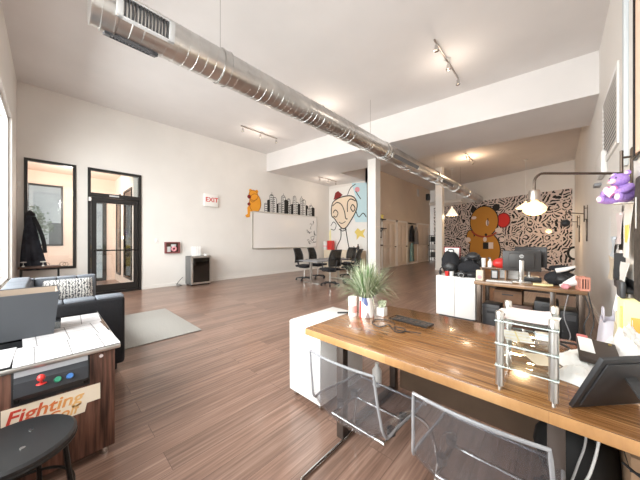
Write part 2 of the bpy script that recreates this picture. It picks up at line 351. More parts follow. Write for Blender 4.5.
# lobby beyond
LX=-11.5
mb=MB()
for a,b in [((LX-.1,-1.2,0),(LX,-.40,3.6)),((LX-.1,.36,0),(LX,.72,3.6)),((LX-.1,1.42,0),(LX,1.76,3.6)),((LX-.1,-.40,0),(LX,.36,1.22)),((LX-.1,-.40,3.1),(LX,.36,3.6)),((LX-.1,.72,2.75),(LX,1.42,3.6))]: mb.box(a,b)
struct('wall_lobby_end',mb,PEACH)
mb=MB(); mb.box((LX,1.66,0),(LW-.12,1.76,3.6)); struct('wall_lobby_side',mb,LOBW)
mb=MB(); mb.box((LX-.1,-1.3,0),(LW-.12,-1.2,3.6)); struct('wall_lobby_near',mb,PEACH)
mb=MB(); mb.box((LX-.1,-1.3,3.5),(LW-.12,1.76,3.6)); struct('ceiling_lobby',mb,PEACH)
mb=MB(); frame_x(mb,LX-.08,LX+.03,-.40,.36,1.22,3.1,.05); w3=struct('window_2',mb,BLACKF)
mb=MB(); mb.box((LX-.04,-.35,1.27),(LX-.033,.31,3.05)); mb.build('glass_pane',GLASS,w3)
mb=MB(); frame_x(mb,LX-.08,LX+.03,.72,1.42,0,2.75,.1); d2=struct('door_2',mb,BLACKF)
mb=MB(); mb.box((LX-.04,.82,.1),(LX-.033,1.32,2.65)); mb.build('glass_pane',GLASS,d2)
mb=MB(); mb.box((LX+.05,.92,1.05),(LX+.08,1.3,1.09)); mb.box((LX+.02,.92,1.05),(LX+.05,.95,1.09)); mb.box((LX+.02,1.27,1.05),(LX+.05,1.3,1.09)); mb.build('push_bar',BLACKM,d2)
for k,(xa,xb) in enumerate([(-11.15,-10.45),(-9.9,-8.85)]):
    mb=MB()
    for a,b in [((xa,1.63,.25),(xa+.06,1.68,2.9)),((xb-.06,1.63,.25),(xb,1.68,2.9)),((xa+.06,1.63,.25),(xb-.06,1.68,.31)),((xa+.06,1.63,2.84),(xb-.06,1.68,2.9))]: mb.box(a,b)
    o=struct('window_%d'%(3+k),mb,BLACKF)
    mb=MB(); mb.box((xa+.06,1.645,.31),(xb-.06,1.655,2.84)); mb.build('glass_pane',SMOKE,o)
# front storefront windows (daylight)
for k,(xa,xb) in enumerate([(-7.45,-4.1),(-3.9,-.15)]):
    mb=MB(); n=3; 
    for i in range(n+1):
        x=xa+(xb-xa)*i/n; x=min(max(x,xa+.025),xb-.025); mb.box((x-.025,FW-.11,.65),(x+.025,FW-.05,3.68))
    mb.box((xa,FW-.11,.65),(xb,FW-.05,.70)); mb.box((xa,FW-.11,3.63),(xb,FW-.05,3.68)); o=struct('window_%d'%(5+k),mb,WHITE)
    mb=MB(); mb.box((xa+.03,FW-.085,.7),(xb-.03,FW-.078,3.63)); mb.build('glass_pane',GLASS,o)
mb=MB(); mb.box((-60,-60,-.35),(60,60,-.15)); struct('ground',mb,ASPH)
#@@PART2
# ================================================================== THINGS
# ---- ceiling duct
du=thing('air_duct','long silver spiral air duct hung below the ceiling along the room','duct',(-3.25,.29,3.68))
DL=farY(-3.25)-.31; R=.2
mb=MB(); mb.tube([(0,0,0),(0,DL,0)],R,40); mb.build('duct_tube',GALV,du)
mb=MB(); n=int(DL/.105); pts=[]
for i in range(n*24): a=2*PI*i/24; pts.append((R*1.0*math.cos(a),.1+.105*i/24,R*1.0*math.sin(a)))
mb.tube(pts[:-40],.0045,4); mb.build('spiral_seam',GALV,du)
for y in (.12,1.3,5.55,9.2,11.6,13.6):
    mb=MB(); mb.tube([(0,y-.05,0),(0,y+.05,0)],R+.011,40); mb.tube([(0,y-.055,0),(0,y-.045,0)],R+.018,40); mb.tube([(0,y+.045,0),(0,y+.055,0)],R+.018,40); mb.build('joint_collar',GALV,du)
mb=MB(); mb.cyl((0,-.012,0),R+.006,.014,40,axis='y'); mb.build('end_cap',ALU,du)
def grille(y0,y1,z0,z1,ang,nf,dark=False):
    # register set on the duct side, turned by ang about the duct axis
    def tr(mb):
        bmesh.ops.transform(mb.bm,matrix=Matrix.Rotation(ang,4,'Y'),verts=mb.bm.verts[:]); return mb
    mb=MB(); x=R-.012; w=.055
    mb.box((x-.05,y0,z0),(x+.035,y0+w,z1),.003); mb.box((x-.05,y1-w,z0),(x+.035,y1,z1),.003); mb.box((x-.05,y0,z0),(x+.035,y1,z0+.012)); mb.box((x-.05,y0,z1-.012),(x+.035,y1,z1))
    g=tr(mb).build('grille',DGREY if dark else LGREY if nf<20 else ALU,du)
    mb=MB(); mb.box((x-.05,y0+w,z0+.012),(x-.01,y1-w,z1-.012)); tr(mb).build('grille_throat',BLACKP,g)
    mb=MB()
    for i in range(nf):
        y=y0+w+(y1-y0-2*w)*(i+.5)/nf; mb.box((x-.02,y-.006,z0+.012),(x+.028,y+.006,z1-.012))
    tr(mb).build('fins',DGREY if nf<20 else MGREY,g)
grille(.16,.66,-.11,.09,math.radians(8),13)
grille(.1,.56,-.08,.06,math.radians(112),12,True)
grille(5.7,7.4,-.09,.04,math.radians(25),44)
grille(9.5,10.9,-.09,.04,math.radians(25),36)
for y in (1.27,4.95,9.2,12.6):
    mb=MB(); top=(czf(-3.25) if y<5.5 else 4.75)-3.68
    if 5.7<y<7.7: continue
    mb.tube([(0,y,R+.01),(0,y,top-.002)],.005,6); mb.box((-.02,y-.012,R),(.02,y+.012,R+.03)); mb.build('hanger_rod',CHROME,du)
# ---- track lights
def track(loc,L,label,nh=3):
    t=thing('track_light',label,'track light',loc,0,'ceiling track lights')
    mb=MB(); mb.box((-.012,-L/2,-.05),(.012,L/2,-.022),.003); mb.build('rail',NICKEL,t)
    mb=MB(); mb.cyl((0,0,-.022),.055,.022,20); mb.build('canopy',WHITE,t)
    for i in range(nh):
        y=-L/2+.06+(L-.12)*i/(nh-1)
        h=MB(); h.tube([(0,y,-.05),(.01,y,-.10)],.007,6); h.lathe([(.012,-.09),(.026,-.10),(.030,-.16),(.042,-.19),(.036,-.187),(.0,-.17)],(.012,y,0),14); o=h.build('spot_head',CHROME,t)
        g=MB(); g.ell((.012,y,-.176),(.020,.020,.010),1); g.build('spot_lens',CONE,o)
    return t
track((-1.46,4.95,czf(-1.46)),1.35,'chrome track light nearest the right wall on the ceiling')
track((-4.32,4.7,czf(-4.32)),1.25,'chrome track light directly behind the silver duct')
track((-6.87,4.6,czf(-6.87)),1.35,'chrome track light on the ceiling towards the whiteboard')
track((-7.45,8.5,sbz(-7.45)),1.2,'chrome track light under the soffit before the face mural')
track((-2.6,11.6,4.75),1.2,'chrome track light on the back ceiling behind the duct')
# ---- rug, sofa, pillow
mb=MB(); mb.box((-.9,-.48,0),(.9,.48,.014),.006); o=mb.build('area_rug',RUGM,None,(-4.93,1.16,.001)); tag(o,'light grey woven rug on the wood floor before the sofa','rug')
so=thing('sofa','tufted blue grey sofa with dark outer arms under the front window','sofa',(-4.71,.1,0))
hx=1.29; y0,y1=-.46,.48
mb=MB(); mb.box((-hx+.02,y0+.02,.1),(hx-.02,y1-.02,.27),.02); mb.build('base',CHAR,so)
for s in (-1,1):
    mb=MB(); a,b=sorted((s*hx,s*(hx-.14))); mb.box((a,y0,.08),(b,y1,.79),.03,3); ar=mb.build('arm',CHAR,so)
    mb=MB(); a,b=sorted((s*(hx-.02),s*(hx-.20)))
    for i in range(4):
        w=(y1-y0)/4; mb.box((a+.004,y0+i*w+.003,.78),(b,y0+(i+1)*w-.003,.81),.014,3)
        c,d_=sorted((s*(hx-.13),s*(hx-.20))); mb.box((c,y0+i*w+.003,.42),(d_,y0+(i+1)*w-.003,.80),.03,3)
    mb.build('arm_padding',SOFAB,ar)
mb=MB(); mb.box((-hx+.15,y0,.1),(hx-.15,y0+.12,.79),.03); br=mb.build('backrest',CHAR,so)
mb=MB()
for i in range(7):
    w=2*(hx-.2)/7; xa=-hx+.2+i*w
    mb.box((xa+.003,y0+.004,.785),(xa+w-.003,y0+.2,.85),.024,3); mb.box((xa+.003,y0+.1,.42),(xa+w-.003,y0+.22,.80),.03,3)
mb.build('back_padding',SOFAB,br)
for i in range(2):
    mb=MB(); w=(hx-.2); xa=-hx+.2+i*w; mb.box((xa+.004,y0+.2,.27),(xa+w-.004,y1,.43),.04,3); mb.build('seat_cushion',SOFAB,so)
for sx in (-1,1):
    for sy in (y0+.08,y1-.08):
        mb=MB(); mb.cyl((sx*(hx-.1),sy,0),.022,.11,12,.032); mb.build('leg',BLACKP,so)
o=cushion(.56,.34,.16).build('throw_pillow',PILLOWM); o.location=(-5.61,.24,.62); o.rotation_euler=(math.radians(86),0,math.radians(92)); 
o.rotation_euler=(math.radians(72),0,math.radians(90)); tag(o,'black and white striped throw pillow leaning on the sofa arm','pillow')
# ---- coat on a hook, console
hk=MB(); hk.cyl((0,0,0),.03,.012,14,axis='x'); hk.tube([(.01,0,0),(.06,0,-.005),(.075,0,.03)],.008,8); o=hk.build('coat_hook',BLACKM,None,(LW+.001,-.25,2.03)); tag(o,'small black coat hook on the wall beside the hall window','hook')
def coatfn(u,v):
    a=2*PI*u; w=.03+.16*v**.75; dp=.045+.09*v**.8; f=1+.12*v*math.sin(7*a)+.08*v*math.sin(11*a+1)
    return (dp*math.cos(a)*f, w*math.sin(a)*f+.07*v*v, -1.28*v)
mb=MB(); mb.grid(coatfn,49,16); co=thing('coat','dark navy coat hanging on a hook by the hall window','coat',(LW+.17,-.245,2.02)); mb.build('coat_body',noisy('navy_cloth',(.016,.018,.026),(.04,.045,.06),6,.9,.2),co)
mb=MB(); mb.tube(smooth2([(.03,.05,-.12),(.08,.13,-.35),(.11,.2,-.65),(.08,.22,-.9)]),[.035]*12+[.04],10); mb.build('sleeve',CHAR,co)
mb=MB(); mb.lathe([(.03,.0),(.075,-.05),(.085,-.10),(.05,-.06)],(0,0,.01),16); mb.build('collar',CHAR,co)
cs=thing('console_table','small dark console table under the hall window','table',(-8.12,-.02,0))
mb=MB(); mb.box((-.14,-.38,.80),(.14,.24,.84),.006); mb.build('tabletop',BROWNL,cs)
for sx in (-.11,.11):
    for sy in (-.34,.2):
        mb=MB(); mb.box((sx-.015,sy-.015,0),(sx+.015,sy+.015,.80)); mb.build('leg',BLACKM,cs)
for (x,y,l) in [(-8.12,-.33,'white paper flower on the console beside the coat'),(-8.06,-.05,'white paper flower on the console under the hall window')]:
    t=thing('paper_flower',l,'flower',(x,y,.84),0,'white paper flowers on the console')
    mb=MB(); mb.lathe([(0,0),(.022,.0),(.02,.02),(.006,.03)],(0,0,0),12); mb.tube([(0,0,.02),(0,0,.08)],.004,6); mb.build('stem',WHITEM,t)
    mb=MB()
    for k in range(6):
        a=k*PI/3; mb.ell((.028*math.cos(a),.028*math.sin(a),.09+.01*(k%2)),(.026,.018,.009),1,Matrix.Rotation(a,3,'Z'))
    mb.build('petals',WHITEM,t)
for y,l in [(.0,'open round wire ornament on the hall window ledge'),(.26,'double round wire ornament on the hall window ledge')]:
    mb=MB(); mb.tube(arc((0,0,.05),.05,0,360,20,'yz')[:-1],.005,6,closed=True)
    if y>.1: mb.tube(arc((0,.05,.045),.045,0,360,20,'yz')[:-1],.005,6,closed=True)
    mb.box((-.01,-.015,0),(.01,.02,.006)); o=mb.build('wire_ornament',BRONZE,None,(LW-.005,y,.777)); tag(o,l,'ornament')
# ---- wall switches, framed box, exit sign, fridge
def plate(loc,l):
    t=thing('light_switch',l,'light switch',loc); mb=MB(); mb.box((0,-.04,-.06),(.01,.04,.06),.004); mb.build('wall_plate',WHITE,t)
    mb=MB(); mb.box((.01,-.015,-.03),(.016,.015,.03),.002); mb.build('rocker',TRIMW,t)
plate((LW+.001,-.42,2.9 if False else 2.62),'white wall switch high beside the hall window'); plate((LW+.001,2.2,1.38),'white wall switch beside the donut box frame')
mb=MB(); mb.box((0,-.02,-.05),(.02,.02,.05),.004); o=mb.build('door_sensor',WHITE,None,(LW+.031,.735,2.43)); tag(o,'small white door sensor on the black door frame','sensor')
bx=thing('shadow_box','small dark red shadow box with pink ring on left wall','shadow box',(LW,2.6,1.0))
mb=MB(); frame_x(mb,.001,.10,-.2,.2,0,.34,.035); mb.build('frame',[mat('maroon',(.20,.06,.06),.5)],bx)
mb=MB(); mb.box((.001,-.165,.035),(.02,.165,.305)); mb.build('back_panel',BROWNL,bx)
mb=MB(); mb.tube(arc((.05,.05,.13),.055,0,360,20,'yz')[:-1],.028,10,closed=True); mb.build('pink_ring',PINK,bx)
mb=MB(); mb.box((.03,-.15,.04),(.08,-.05,.2),.004); mb.box((.03,-.03,.2),(.07,.1,.27),.004); mb.build('box_filling',LGREY,bx)
ex=thing('exit_sign','white exit sign with red letters high on the left wall','exit sign',(LW,3.78,2.52))
mb=MB(); mb.box((.001,-.23,0),(.09,.23,.42),.012); mb.build('housing',WHITEM,ex)
text('lettering','EXIT',.21,REDL,ex,Matrix.Translation((.092,-.2,.16))@Matrix.Rotation(PI/2,4,'Z')@Matrix.Rotation(PI/2,4,'X'),0,.002)
fr=thing('wine_fridge','small wine fridge with dark glass door on the left wall floor','fridge',(-8.3,3.27,0))
mb=MB(); mb.box((-.25,-.3,.03),(.2,.3,.9),.012); mb.build('cabinet',mat('graphite',(.15,.15,.15),.45,.3),fr)
mb=MB(); frame_x(mb,.2,.245,-.3,.3,.05,.9,.05); dr=mb.build('door',ALU,fr)
mb=MB(); mb.box((.21,-.25,.1),(.235,.25,.85)); mb.build('door_glass',SMOKE,dr)
mb=MB(); mb.tube([(.245,-.27,.5),(.285,-.27,.52),(.285,-.27,.68),(.245,-.27,.70)],.009,8); mb.build('handle',CHROME,dr)
for s in (-1,1):
    for x in (-.2,.15):
        mb=MB(); mb.cyl((x,s*.26,0),.02,.03,10); mb.build('foot',BLACKP,fr)
for k in range(4):
    mb=MB(); z=.22+.16*k
    for y in (-.2,-.1,0,.1,.2): mb.tube([(-.15,y,z),(.19,y,z)],.006,6)
    mb.tube([(.19,-.24,z),(.19,.24,z)],.009,6); mb.build('rack',CHROME,fr)
mb=MB(); mb.tube(smooth2([(-8.5,2.88,.25),(-8.52,2.75,.1),(-8.45,2.7,.02),(-8.4,2.78,.012),(-8.5,2.84,.012),(-8.55,2.7,.06)]),.008,6); o=mb.build('power_cord',BLACKP); tag(o,'black power cord on the floor beside the wine fridge','cord')
sg=thing('counter_sign','square white counter card standing on the wine fridge','sign',(-8.3,3.2,.9))
mb=MB(); mb.box((-.01,-.15,.015),(.01,.15,.30),.003); mb.build('card',sheet_mat('counter_print',(.86,.85,.84),(.5,.5,.52),(.4,.07)),sg)
mb=MB(); mb.box((-.05,-.12,0),(.05,.12,.015),.003); mb.build('card_base',WHITE,sg)
mb=MB(); mb.lathe([(0,0),(.05,0),(.065,.04),(.07,.06),(.062,.06),(.05,.015),(0,.012)],(0,0,0),18); o=mb.build('bowl',WHITE,None,(-8.22,3.47,.9)); tag(o,'small white bowl on the wine fridge beside the card','bowl')
# ---- whiteboard with decals
wb=thing('whiteboard','large white dry erase board on the left wall','whiteboard',(LW,7.18,1.08))
mb=MB(); mb.box((.001,-1.77,0),(.025,1.77,1.42)); mb.build('writing_surface',BOARD,wb)
mb=MB(); frame_x(mb,.001,.04,-1.79,1.79,-.02,1.44,.025); mb.build('frame',ALU,wb)
mb=MB(); mb.box((.03,-1.7,-.03),(.10,1.7,-.012),.004); mb.build('pen_tray',ALU,wb)
mb=MB(); rn=random.Random(3)
for k in range(9):
    cy=1.15+rn.random()*.5; cz=.15+rn.random()*1.05
    mb.ribbon(smooth2([(cy+rn.uniform(-.16,.16),cz+rn.uniform(-.12,.12)) for _ in range(5)],5),.02,lambda u,v:(.026,u,v),(.0015,0,0))
mb.build('marker_drawing',DGREY,wb)
# orange bear cutout (a plain bear shape) sitting on the corner
P=lambda u,v:(0,u,v)
be=thing('wall_decal','plain orange bear cutout seated on the whiteboard corner','wall decal',(LW+.001,5.42,2.5))
mb=MB(); mb.prism(circ(.1,.33,.26,.36),P,(.012,0,0)); mb.prism(circ(.02,.62,.2,.2),P,(.014,0,0)); mb.prism(circ(-.1,.79,.065),P,(.013,0,0)); mb.prism(circ(.17,.79,.065),P,(.013,0,0))
mb.prism([(-.15,.25),(.1,.15),(.1,-.02),(-.12,.0),(-.14,-.22),(-.27,-.25),(-.32,-.17),(-.22,-.1),(-.24,.12)],P,(.016,0,0)); mb.build('bear_shape',ORANGE,be)
mb=MB(); mb.ribbon(circ(.1,.33,.26,.36),.02,P,(.017,0,0),True); mb.ribbon(circ(.02,.62,.2,.2),.02,P,(.0175,0,0),True); mb.ribbon(smooth2([(.16,.5),(.0,.36),(-.12,.42)]),.02,P,(.018,0,0)); mb.build('outline',mat('dark_orange',(.40,.12,.02),.8),be)
mb=MB(); mb.prism(circ(-.16,.55,.075),P,(.019,0,0)); mb.prism(circ(-.17,.27,.06),P,(.019,0,0)); mb.build('red_fruit',APPLE,be)
sk=thing('skyline_decal','black and white drawn city skyline decal above the whiteboard','wall decal',(LW+.001,0,2.54))
mb=MB(); rn=random.Random(11); y=5.95
hs=[.34,.5,.72,.62,.38,.42,.75,.6,.66,.4,.45,.82,.55,.5,.78,.72,.48,.34,.5,.42]
for i,h in enumerate(hs):
    w=rn.uniform(.15,.23); blk=(i%3==1)
    mb.m(1 if blk else 0); mb.prism([(y,0),(y+w,0),(y+w,h*.9),(y+w*.75,h),(y+w*.25,h),(y,h*.92)],P,(.006+.001*(i%4),0,0))
    mb.m(1); d=.008+.001*(i%4)
    if not blk:
        mb.ribbon([(y,0),(y,h*.92),(y+w*.25,h),(y+w*.75,h),(y+w,h*.9),(y+w,0)],.022,P,(d,0,0))
        for k in range(int(h/.08)): 
            z=.05+k*.08; mb.ribbon([(y+.03,z),(y+w*rn.uniform(.5,.85),z)],.026,P,(d,0,0))
    if i%4==2: mb.ribbon([(y+w/2,h),(y+w/2,h+.1)],.016,P,(d,0,0))
    y+=w*rn.uniform(.62,.82)
mb.build('buildings',[PAPER,INK],sk)
# ---- painted face mural on the wall beyond the meeting table.  plane Y=MY, u=X, v=Z
Q=lambda u,v:(u,0,v)
fm=thing('face_mural','tall painted mural of a long cartoon face beside the column','mural',(0,MY-.002,0))
mb=MB(); mb.box((LW+.02,-.006,.1),(DX-.02,-.001,4.0)); mb.build('ground_coat',WHITEM,fm)
def fx(px): return LW+.02+(px-329)/38.5*2.26
def fz(px,py): 
    dep=13.1-(px-329)/38.5*1.57; return 1.4+(240-py)/255*dep
def PM(pts): return [(fx(a),fz(a,b)) for a,b in pts]
mb=MB(); mb.prism(PM([(353,183),(367.5,182.5),(367.5,222),(357,222),(353,212),(359,204)]),Q,(0,-.008,0)); mb.build('blue_field',SKYB,fm)
hd=smooth2([(331.5,210),(333,203),(338,199),(345,196.5),(353,196),(357.5,200),(358.5,207),(356,214),(352,221),(347.5,227.5),(343.5,228.5),(339,224),(335,218.5),(332,216),(331.5,210)],3)
mb=MB(); mb.prism(PM(hd[:-1]),Q,(0,-.012,0)); mb.build('face_fill',FACEC,fm)
mb=MB()
def S(pts,w=.05,k=4): mb.ribbon(smooth2(PM(pts),k),w,Q,(0,-.0145,0))
S(hd,.055,1); S([(333,206),(338,202.5),(343,205),(346,212),(347,218),(349,219)]); S([(349,212),(349,203),(352,199),(357,201)]); S([(333.5,213),(336,210),(339,213),(337,217),(334,216)]); S([(352,208),(354,204.5),(356.5,208),(354.5,211.5),(352,208)]); S([(340,222),(343,223.5),(347,221.5)],.035)
S([(342,228),(342,238),(338,246),(336,254)],.05); S([(347,228),(349,240),(351,250),(353,256)],.05); S([(349,195),(352,188),(357,184)],.04); S([(357,191),(360,196),(362,199)],.04); S([(357,210),(360,217),(364,213),(367,217)],.04); S([(331,226),(334,222),(337,225),(335,230),(331,229)],.035); S([(340,229),(344,231),(348,229)],.04)
mb.build('brush_lines',INK,fm)
mb=MB(); mb.prism(PM([(334,200),(336,193),(339,191),(344,195),(340,198)]),Q,(0,-.012,0)); mb.build('dark_red_cap',APPLE,fm)
mb=MB(); mb.prism(PM(circ(358.5,189.5,2.4,2.6,14)),Q,(0,-.012,0)); mb.build('pink_flower',PINK,fm)
mb=MB(); mb.prism(PM([(356,232),(359,228),(362,231),(366,229),(364,234),(366,238),(361,236),(358,240),(358,235)]),Q,(0,-.012,0)); mb.build('yellow_flower',YEL,fm)
mb=MB(); mb.prism(PM([(329.3,231),(331,229),(331.5,246),(329.3,246)]),Q,(0,-.012,0)); mb.build('yellow_patch',LEMON,fm)
# ---- sideboard by the mural with boxes
sb=thing('sideboard','cream low sideboard along the face mural wall','cabinet',(-7.45,9.62,0))
mb=MB(); mb.box((-1.05,-.24,.06),(1.1,.24,.92),.01); mb.build('body',CREAM,sb)
for k in range(3):
    mb=MB(); x=-1.03+k*.71; mb.box((x,-.26,.09),(x+.69,-.24,.89),.005); dd=mb.build('door',CREAM,sb)
    mb=MB(); mb.cyl((x+.62,-.28,.5),.014,.02,10,axis='y'); mb.build('knob',CHROME,dd)
mb=MB(); mb.box((-1.0,-.2,0),(1.05,.2,.06)); mb.build('plinth',BLACKP,sb)
mb=MB(); mb.box((-.14,-.12,0),(.14,.12,.45),.01); o=mb.build('red_box',RED,None,(-8.2,9.58,.92)); tag(o,'bright red box on the sideboard at the face mural','box')
mb=MB(); mb.box((-.09,-.1,0),(.09,.1,.42),.01); mb.m(1).box((-.095,-.105,.16),(.095,.105,.2)); o=mb.build('gift_box',[PAPER,PINK],None,(-8.44,9.5,.92)); tag(o,'tall white box with pink band beside the red box','box')
mb=MB(); mb.lathe([(0,0),(.06,0),(.06,.16),(.03,.22),(.025,.3),(0,.3)],(0,0,0),16); o=mb.build('bottle',BLACKP,None,(-6.6,9.6,.92)); tag(o,'black bottle at the end of the sideboard near the column','bottle')
mb=MB(); mb.lathe([(0,0),(.05,0),(.05,.1),(.02,.16),(.02,.2),(0,.2)],(0,0,0),16); o=mb.build('jar',DGREY,None,(-6.83,9.6,.92)); tag(o,'short grey jar beside the black bottle on the sideboard','jar')
# ---- meeting table and office chairs
mt=thing('meeting_table','grey topped meeting table ringed by office chairs','table',(-5.8,6.5,0))
mb=MB(); mb.box((-.42,-.85,.71),(.42,.85,.745),.008); mb.build('tabletop',MGREY,mt)
for sy in (-.7,.7):
    mb=MB(); mb.box((-.03,sy-.03,.03),(.03,sy+.03,.71)); mb.box((-.35,sy-.03,0),(.35,sy+.03,.035),.008); mb.box((-.35,sy-.02,.68),(.35,sy+.02,.71)); mb.build('leg',ALU,mt)
mb=MB(); mb.lathe([(0,0),(.06,0),(.075,.12),(.07,.12),(.055,.01),(0,.01)],(0,0,0),16); o=mb.build('paper_cup',PAPER,None,(-5.8,6.9,.745)); tag(o,'white cup on the meeting table','cup')
def office_chair(label):
    t=thing('office_chair',label,'chair',(0,0,0),0,'office chairs around the meeting table')
    mb=MB(); mb.cyl((0,0,.07),.045,.05,14)
    for k in range(5):
        a=2*PI*k/5+.3; mb.tube([(.03*math.cos(a),.03*math.sin(a),.1),(.28*math.cos(a),.28*math.sin(a),.075)],[.026,.016],8)
    mb.build('star_base',BLACKP,t)
    for k in range(5):
        a=2*PI*k/5+.3; mb=MB(); c=Vector((.28*math.cos(a),.28*math.sin(a),.032)); ax=Vector((-math.sin(a),math.cos(a),0))
        mb.tube([c-ax*.024,c-ax*.006],.032,14); mb.tube([c+ax*.006,c+ax*.024],.032,14); mb.tube([c+Vector((0,0,.01)),c+Vector((0,0,.055))],.01,8); mb.build('caster',BLACKP,t)
    mb=MB(); mb.cyl((0,0,.1),.026,.2,14); mb.cyl((0,0,.3),.018,.14,14); mb.build('gas_column',ALU,t)
    mb=MB(); mb.box((-.25,-.22,.47),(.25,.26,.54),.035,3); mb.box((-.12,-.14,.43),(.12,.14,.47),.01); mb.build('seat',CHAR,t)
    mb=MB(); f=lambda u,v:((u-.5)*.44*(1-.18*v*v),-.24-.10*v-.05*(1-(2*u-1)**2)+.05*math.sin(v*PI),.62+.48*v)
    mb.grid(f,12,10,.006); bk=mb.build('backrest',MESHB,t)
    ed=[f(0,v/8) for v in range(9)]+[f(u/8,1) for u in range(1,9)]+[f(1,1-v/8) for v in range(1,9)]+[f(1-u/8,0) for u in range(1,8)]
    mb=MB(); mb.tube(ed,.016,8,closed=True); mb.tube([(0,-.1,.44),(0,-.26,.46),(0,-.31,.62),(0,-.36,.8)],[.024,.022,.02,.014],8); mb.build('back_frame',BLACKP,bk)
    for s in (-1,1):
        mb=MB(); mb.tube([(s*.2,0,.45),(s*.29,0,.47),(s*.30,-.02,.68)],.016,8); mb.box((s*.30-.035,-.16,.68),(s*.30+.035,.12,.71),.012); mb.build('armrest',BLACKP,t)
    return t
oc=office_chair('black mesh office chair nearest the whiteboard at the meeting table')
oc.location=(-6.48,6.15,0); oc.rotation_euler=(0,0,-PI/2+.15)
dup(oc,(-6.5,6.85,0),-PI/2+.1,'black mesh office chair second along the whiteboard side of table')
dup(oc,(-5.12,5.95,0),PI/2-.25,'black mesh office chair with wide back turned to the room')
dup(oc,(-4.98,6.85,0),PI/2+.2,'black mesh office chair nearest the white column')
dup(oc,(-5.85,7.8,0),PI,'black mesh office chair at the far head of meeting table')
DOORC=mat('door_cream',(.74,.65,.56),.5)
# ---- doors in the back hall, shelves, hanging coats
for k,(ya,yb) in enumerate([(11.25,12.6),(12.85,13.95),(15.55,17.3)]):
    mb=MB(); 
    mb.box((DX+.001,ya-.09,0),(DX+.035,ya,2.45)); mb.box((DX+.001,yb,0),(DX+.035,yb+.09,2.45)); mb.box((DX+.001,ya-.09,2.36),(DX+.035,yb+.09,2.45))
    o=struct('door_%d'%(3+k),mb,TRIMW)
    mb=MB(); mb.box((DX+.002,ya,.01),(DX+.02,yb,2.36)); w=yb-ya
    for (za,zb) in ((.2,1.0),(1.15,2.2)):
        for (a,b) in ((.1,.46),(.54,.9)): mb.box((DX+.018,ya+w*a,za),(DX+.028,ya+w*b,zb),.004)
    mb.build('door_leaf',DOORC,o)
    mb=MB(); mb.cyl((DX+.02,yb-.1,1.05),.02,.05,10,axis='x'); mb.ell((DX+.08,yb-.1,1.05),(.035,.035,.035),1); mb.build('door_knob',BLACKM,o)
mb=MB(); mb.box((DX,-0.02+MY,0),(DX+.018,11.1,.1)); mb.box((DX,14.1,0),(DX+.018,15.4,.1)); struct('baseboard_doors',mb,TRIMW)
for (z,y0_,y1_,l) in [(2.42,10.75,11.2,'dark wall shelf highest beside the first hall door'),(1.98,10.8,11.25,'dark wall shelf second down beside the first hall door')]:
    mb=MB(); mb.box((0,y0_,-.05),(.2,y1_,0),.004); mb.box((0,y0_+.05,-.12),(.03,y0_+.08,-.05)); mb.box((0,y1_-.08,-.12),(.03,y1_-.05,-.05)); o=mb.build('wall_shelf',BLACKF,None,(DX+.036 if y1_>11.15 else DX+.001,0,z)); tag(o,l,'shelf',None)
mb=MB(); mb.lathe([(0,0),(.06,0),(.05,.08),(.07,.16),(0,.22)],(0,0,0),14); o=mb.build('ornament',YEL,None,(DX+.13,11.0,2.42)); tag(o,'small yellow ornament on the highest hall shelf','ornament')
mb=MB(); mb.box((.001,-.14,0),(.06,.14,.38),.006); mb.m(1).box((.06,-.1,.06),(.066,.1,.3)); o=mb.build('framed_picture',[BLACKF,LGREY],None,(DX,10.95,1.5)); tag(o,'black framed picture under the hall shelves','picture')
mb=MB(); mb.box((.001,-.16,0),(.12,.16,.06),.006); o=mb.build('wall_ledge',BROWNL,None,(DX,10.95,1.12)); tag(o,'small brown ledge under the black framed picture','shelf')
def garment(loc,w,h,m,label,seed,cat='clothes'):
    rn=random.Random(seed); p=[rn.uniform(0,6) for _ in range(3)]
    t=thing('hanging_garment',label,cat,loc,0,'clothes hung between the hall doors')
    f=lambda u,v:((.06+.05*v)*math.cos(2*PI*u)*(1+.2*v*math.sin(9*PI*2*u/2+p[0])), w*(.35+.65*min(1,v*3))/2*math.sin(2*PI*u)*(1+.08*math.sin(5*v+p[1])), -h*v)
    mb=MB(); mb.grid(f,41,12); mb.build('cloth',m,t)
    mb=MB(); mb.tube([(-.06,0,0.02),(-.02,0,.1),(.03,0,.06),(.0,0,.0)],.006,6); mb.build('hanger_hook',CHROME,t)
garment((DX+.12,14.45,2.25),.5,.95,CHAR,'black jacket hanging between the second and third hall doors',1)
garment((DX+.14,14.98,2.15),.5,1.0,mat('grey_knit',(.20,.19,.19),.95),'grey shirt hanging to the right of the black jacket',2)
garment((DX+.12,14.45,1.22),.42,1.05,mat('teal_cloth',(.16,.26,.25),.9),'teal grey cloth hanging below the black jacket',4)
mb=MB(); mb.box((0,-.5,-.04),(.04,.5,.04),.004); o=mb.build('coat_rail',BLACKF,None,(DX+.001,14.7,2.36)); tag(o,'dark coat rail on the hall wall between doors','rail')
mb=MB(); mb.box((.001,-.16,-.22),(.02,.16,.22),.003); o=mb.build('picture',LGREY,None,(DX,15.6,4.3)); tag(o,'small pale picture high on the hall wall','picture')
mb=MB(); mb.box((.001,-.14,-.2),(.2,.14,.2),.02); mb.m(1).cyl((.2,0,-.06),.09,.006,18,axis='x'); o=mb.build('loudspeaker',[BLACKP,DGREY],None,(DX,17.0,4.2)); tag(o,'black loudspeaker high on the hall wall corner','speaker')
rk=thing('wire_rack','black wire rack with boxes beyond the last hall door','rack',(-5.85,17.15,0))
for sx in (-.25,.25):
    for sy in (-.2,.2):
        mb=MB(); mb.tube([(sx,sy,0),(sx,sy,1.7)],.015,8); mb.build('post',BLACKM,rk)
for z in (.3,.8,1.3,1.68):
    mb=MB(); mb.box((-.27,-.22,z-.015),(.27,.22,z+.015)); mb.build('shelf',BLACKM,rk)
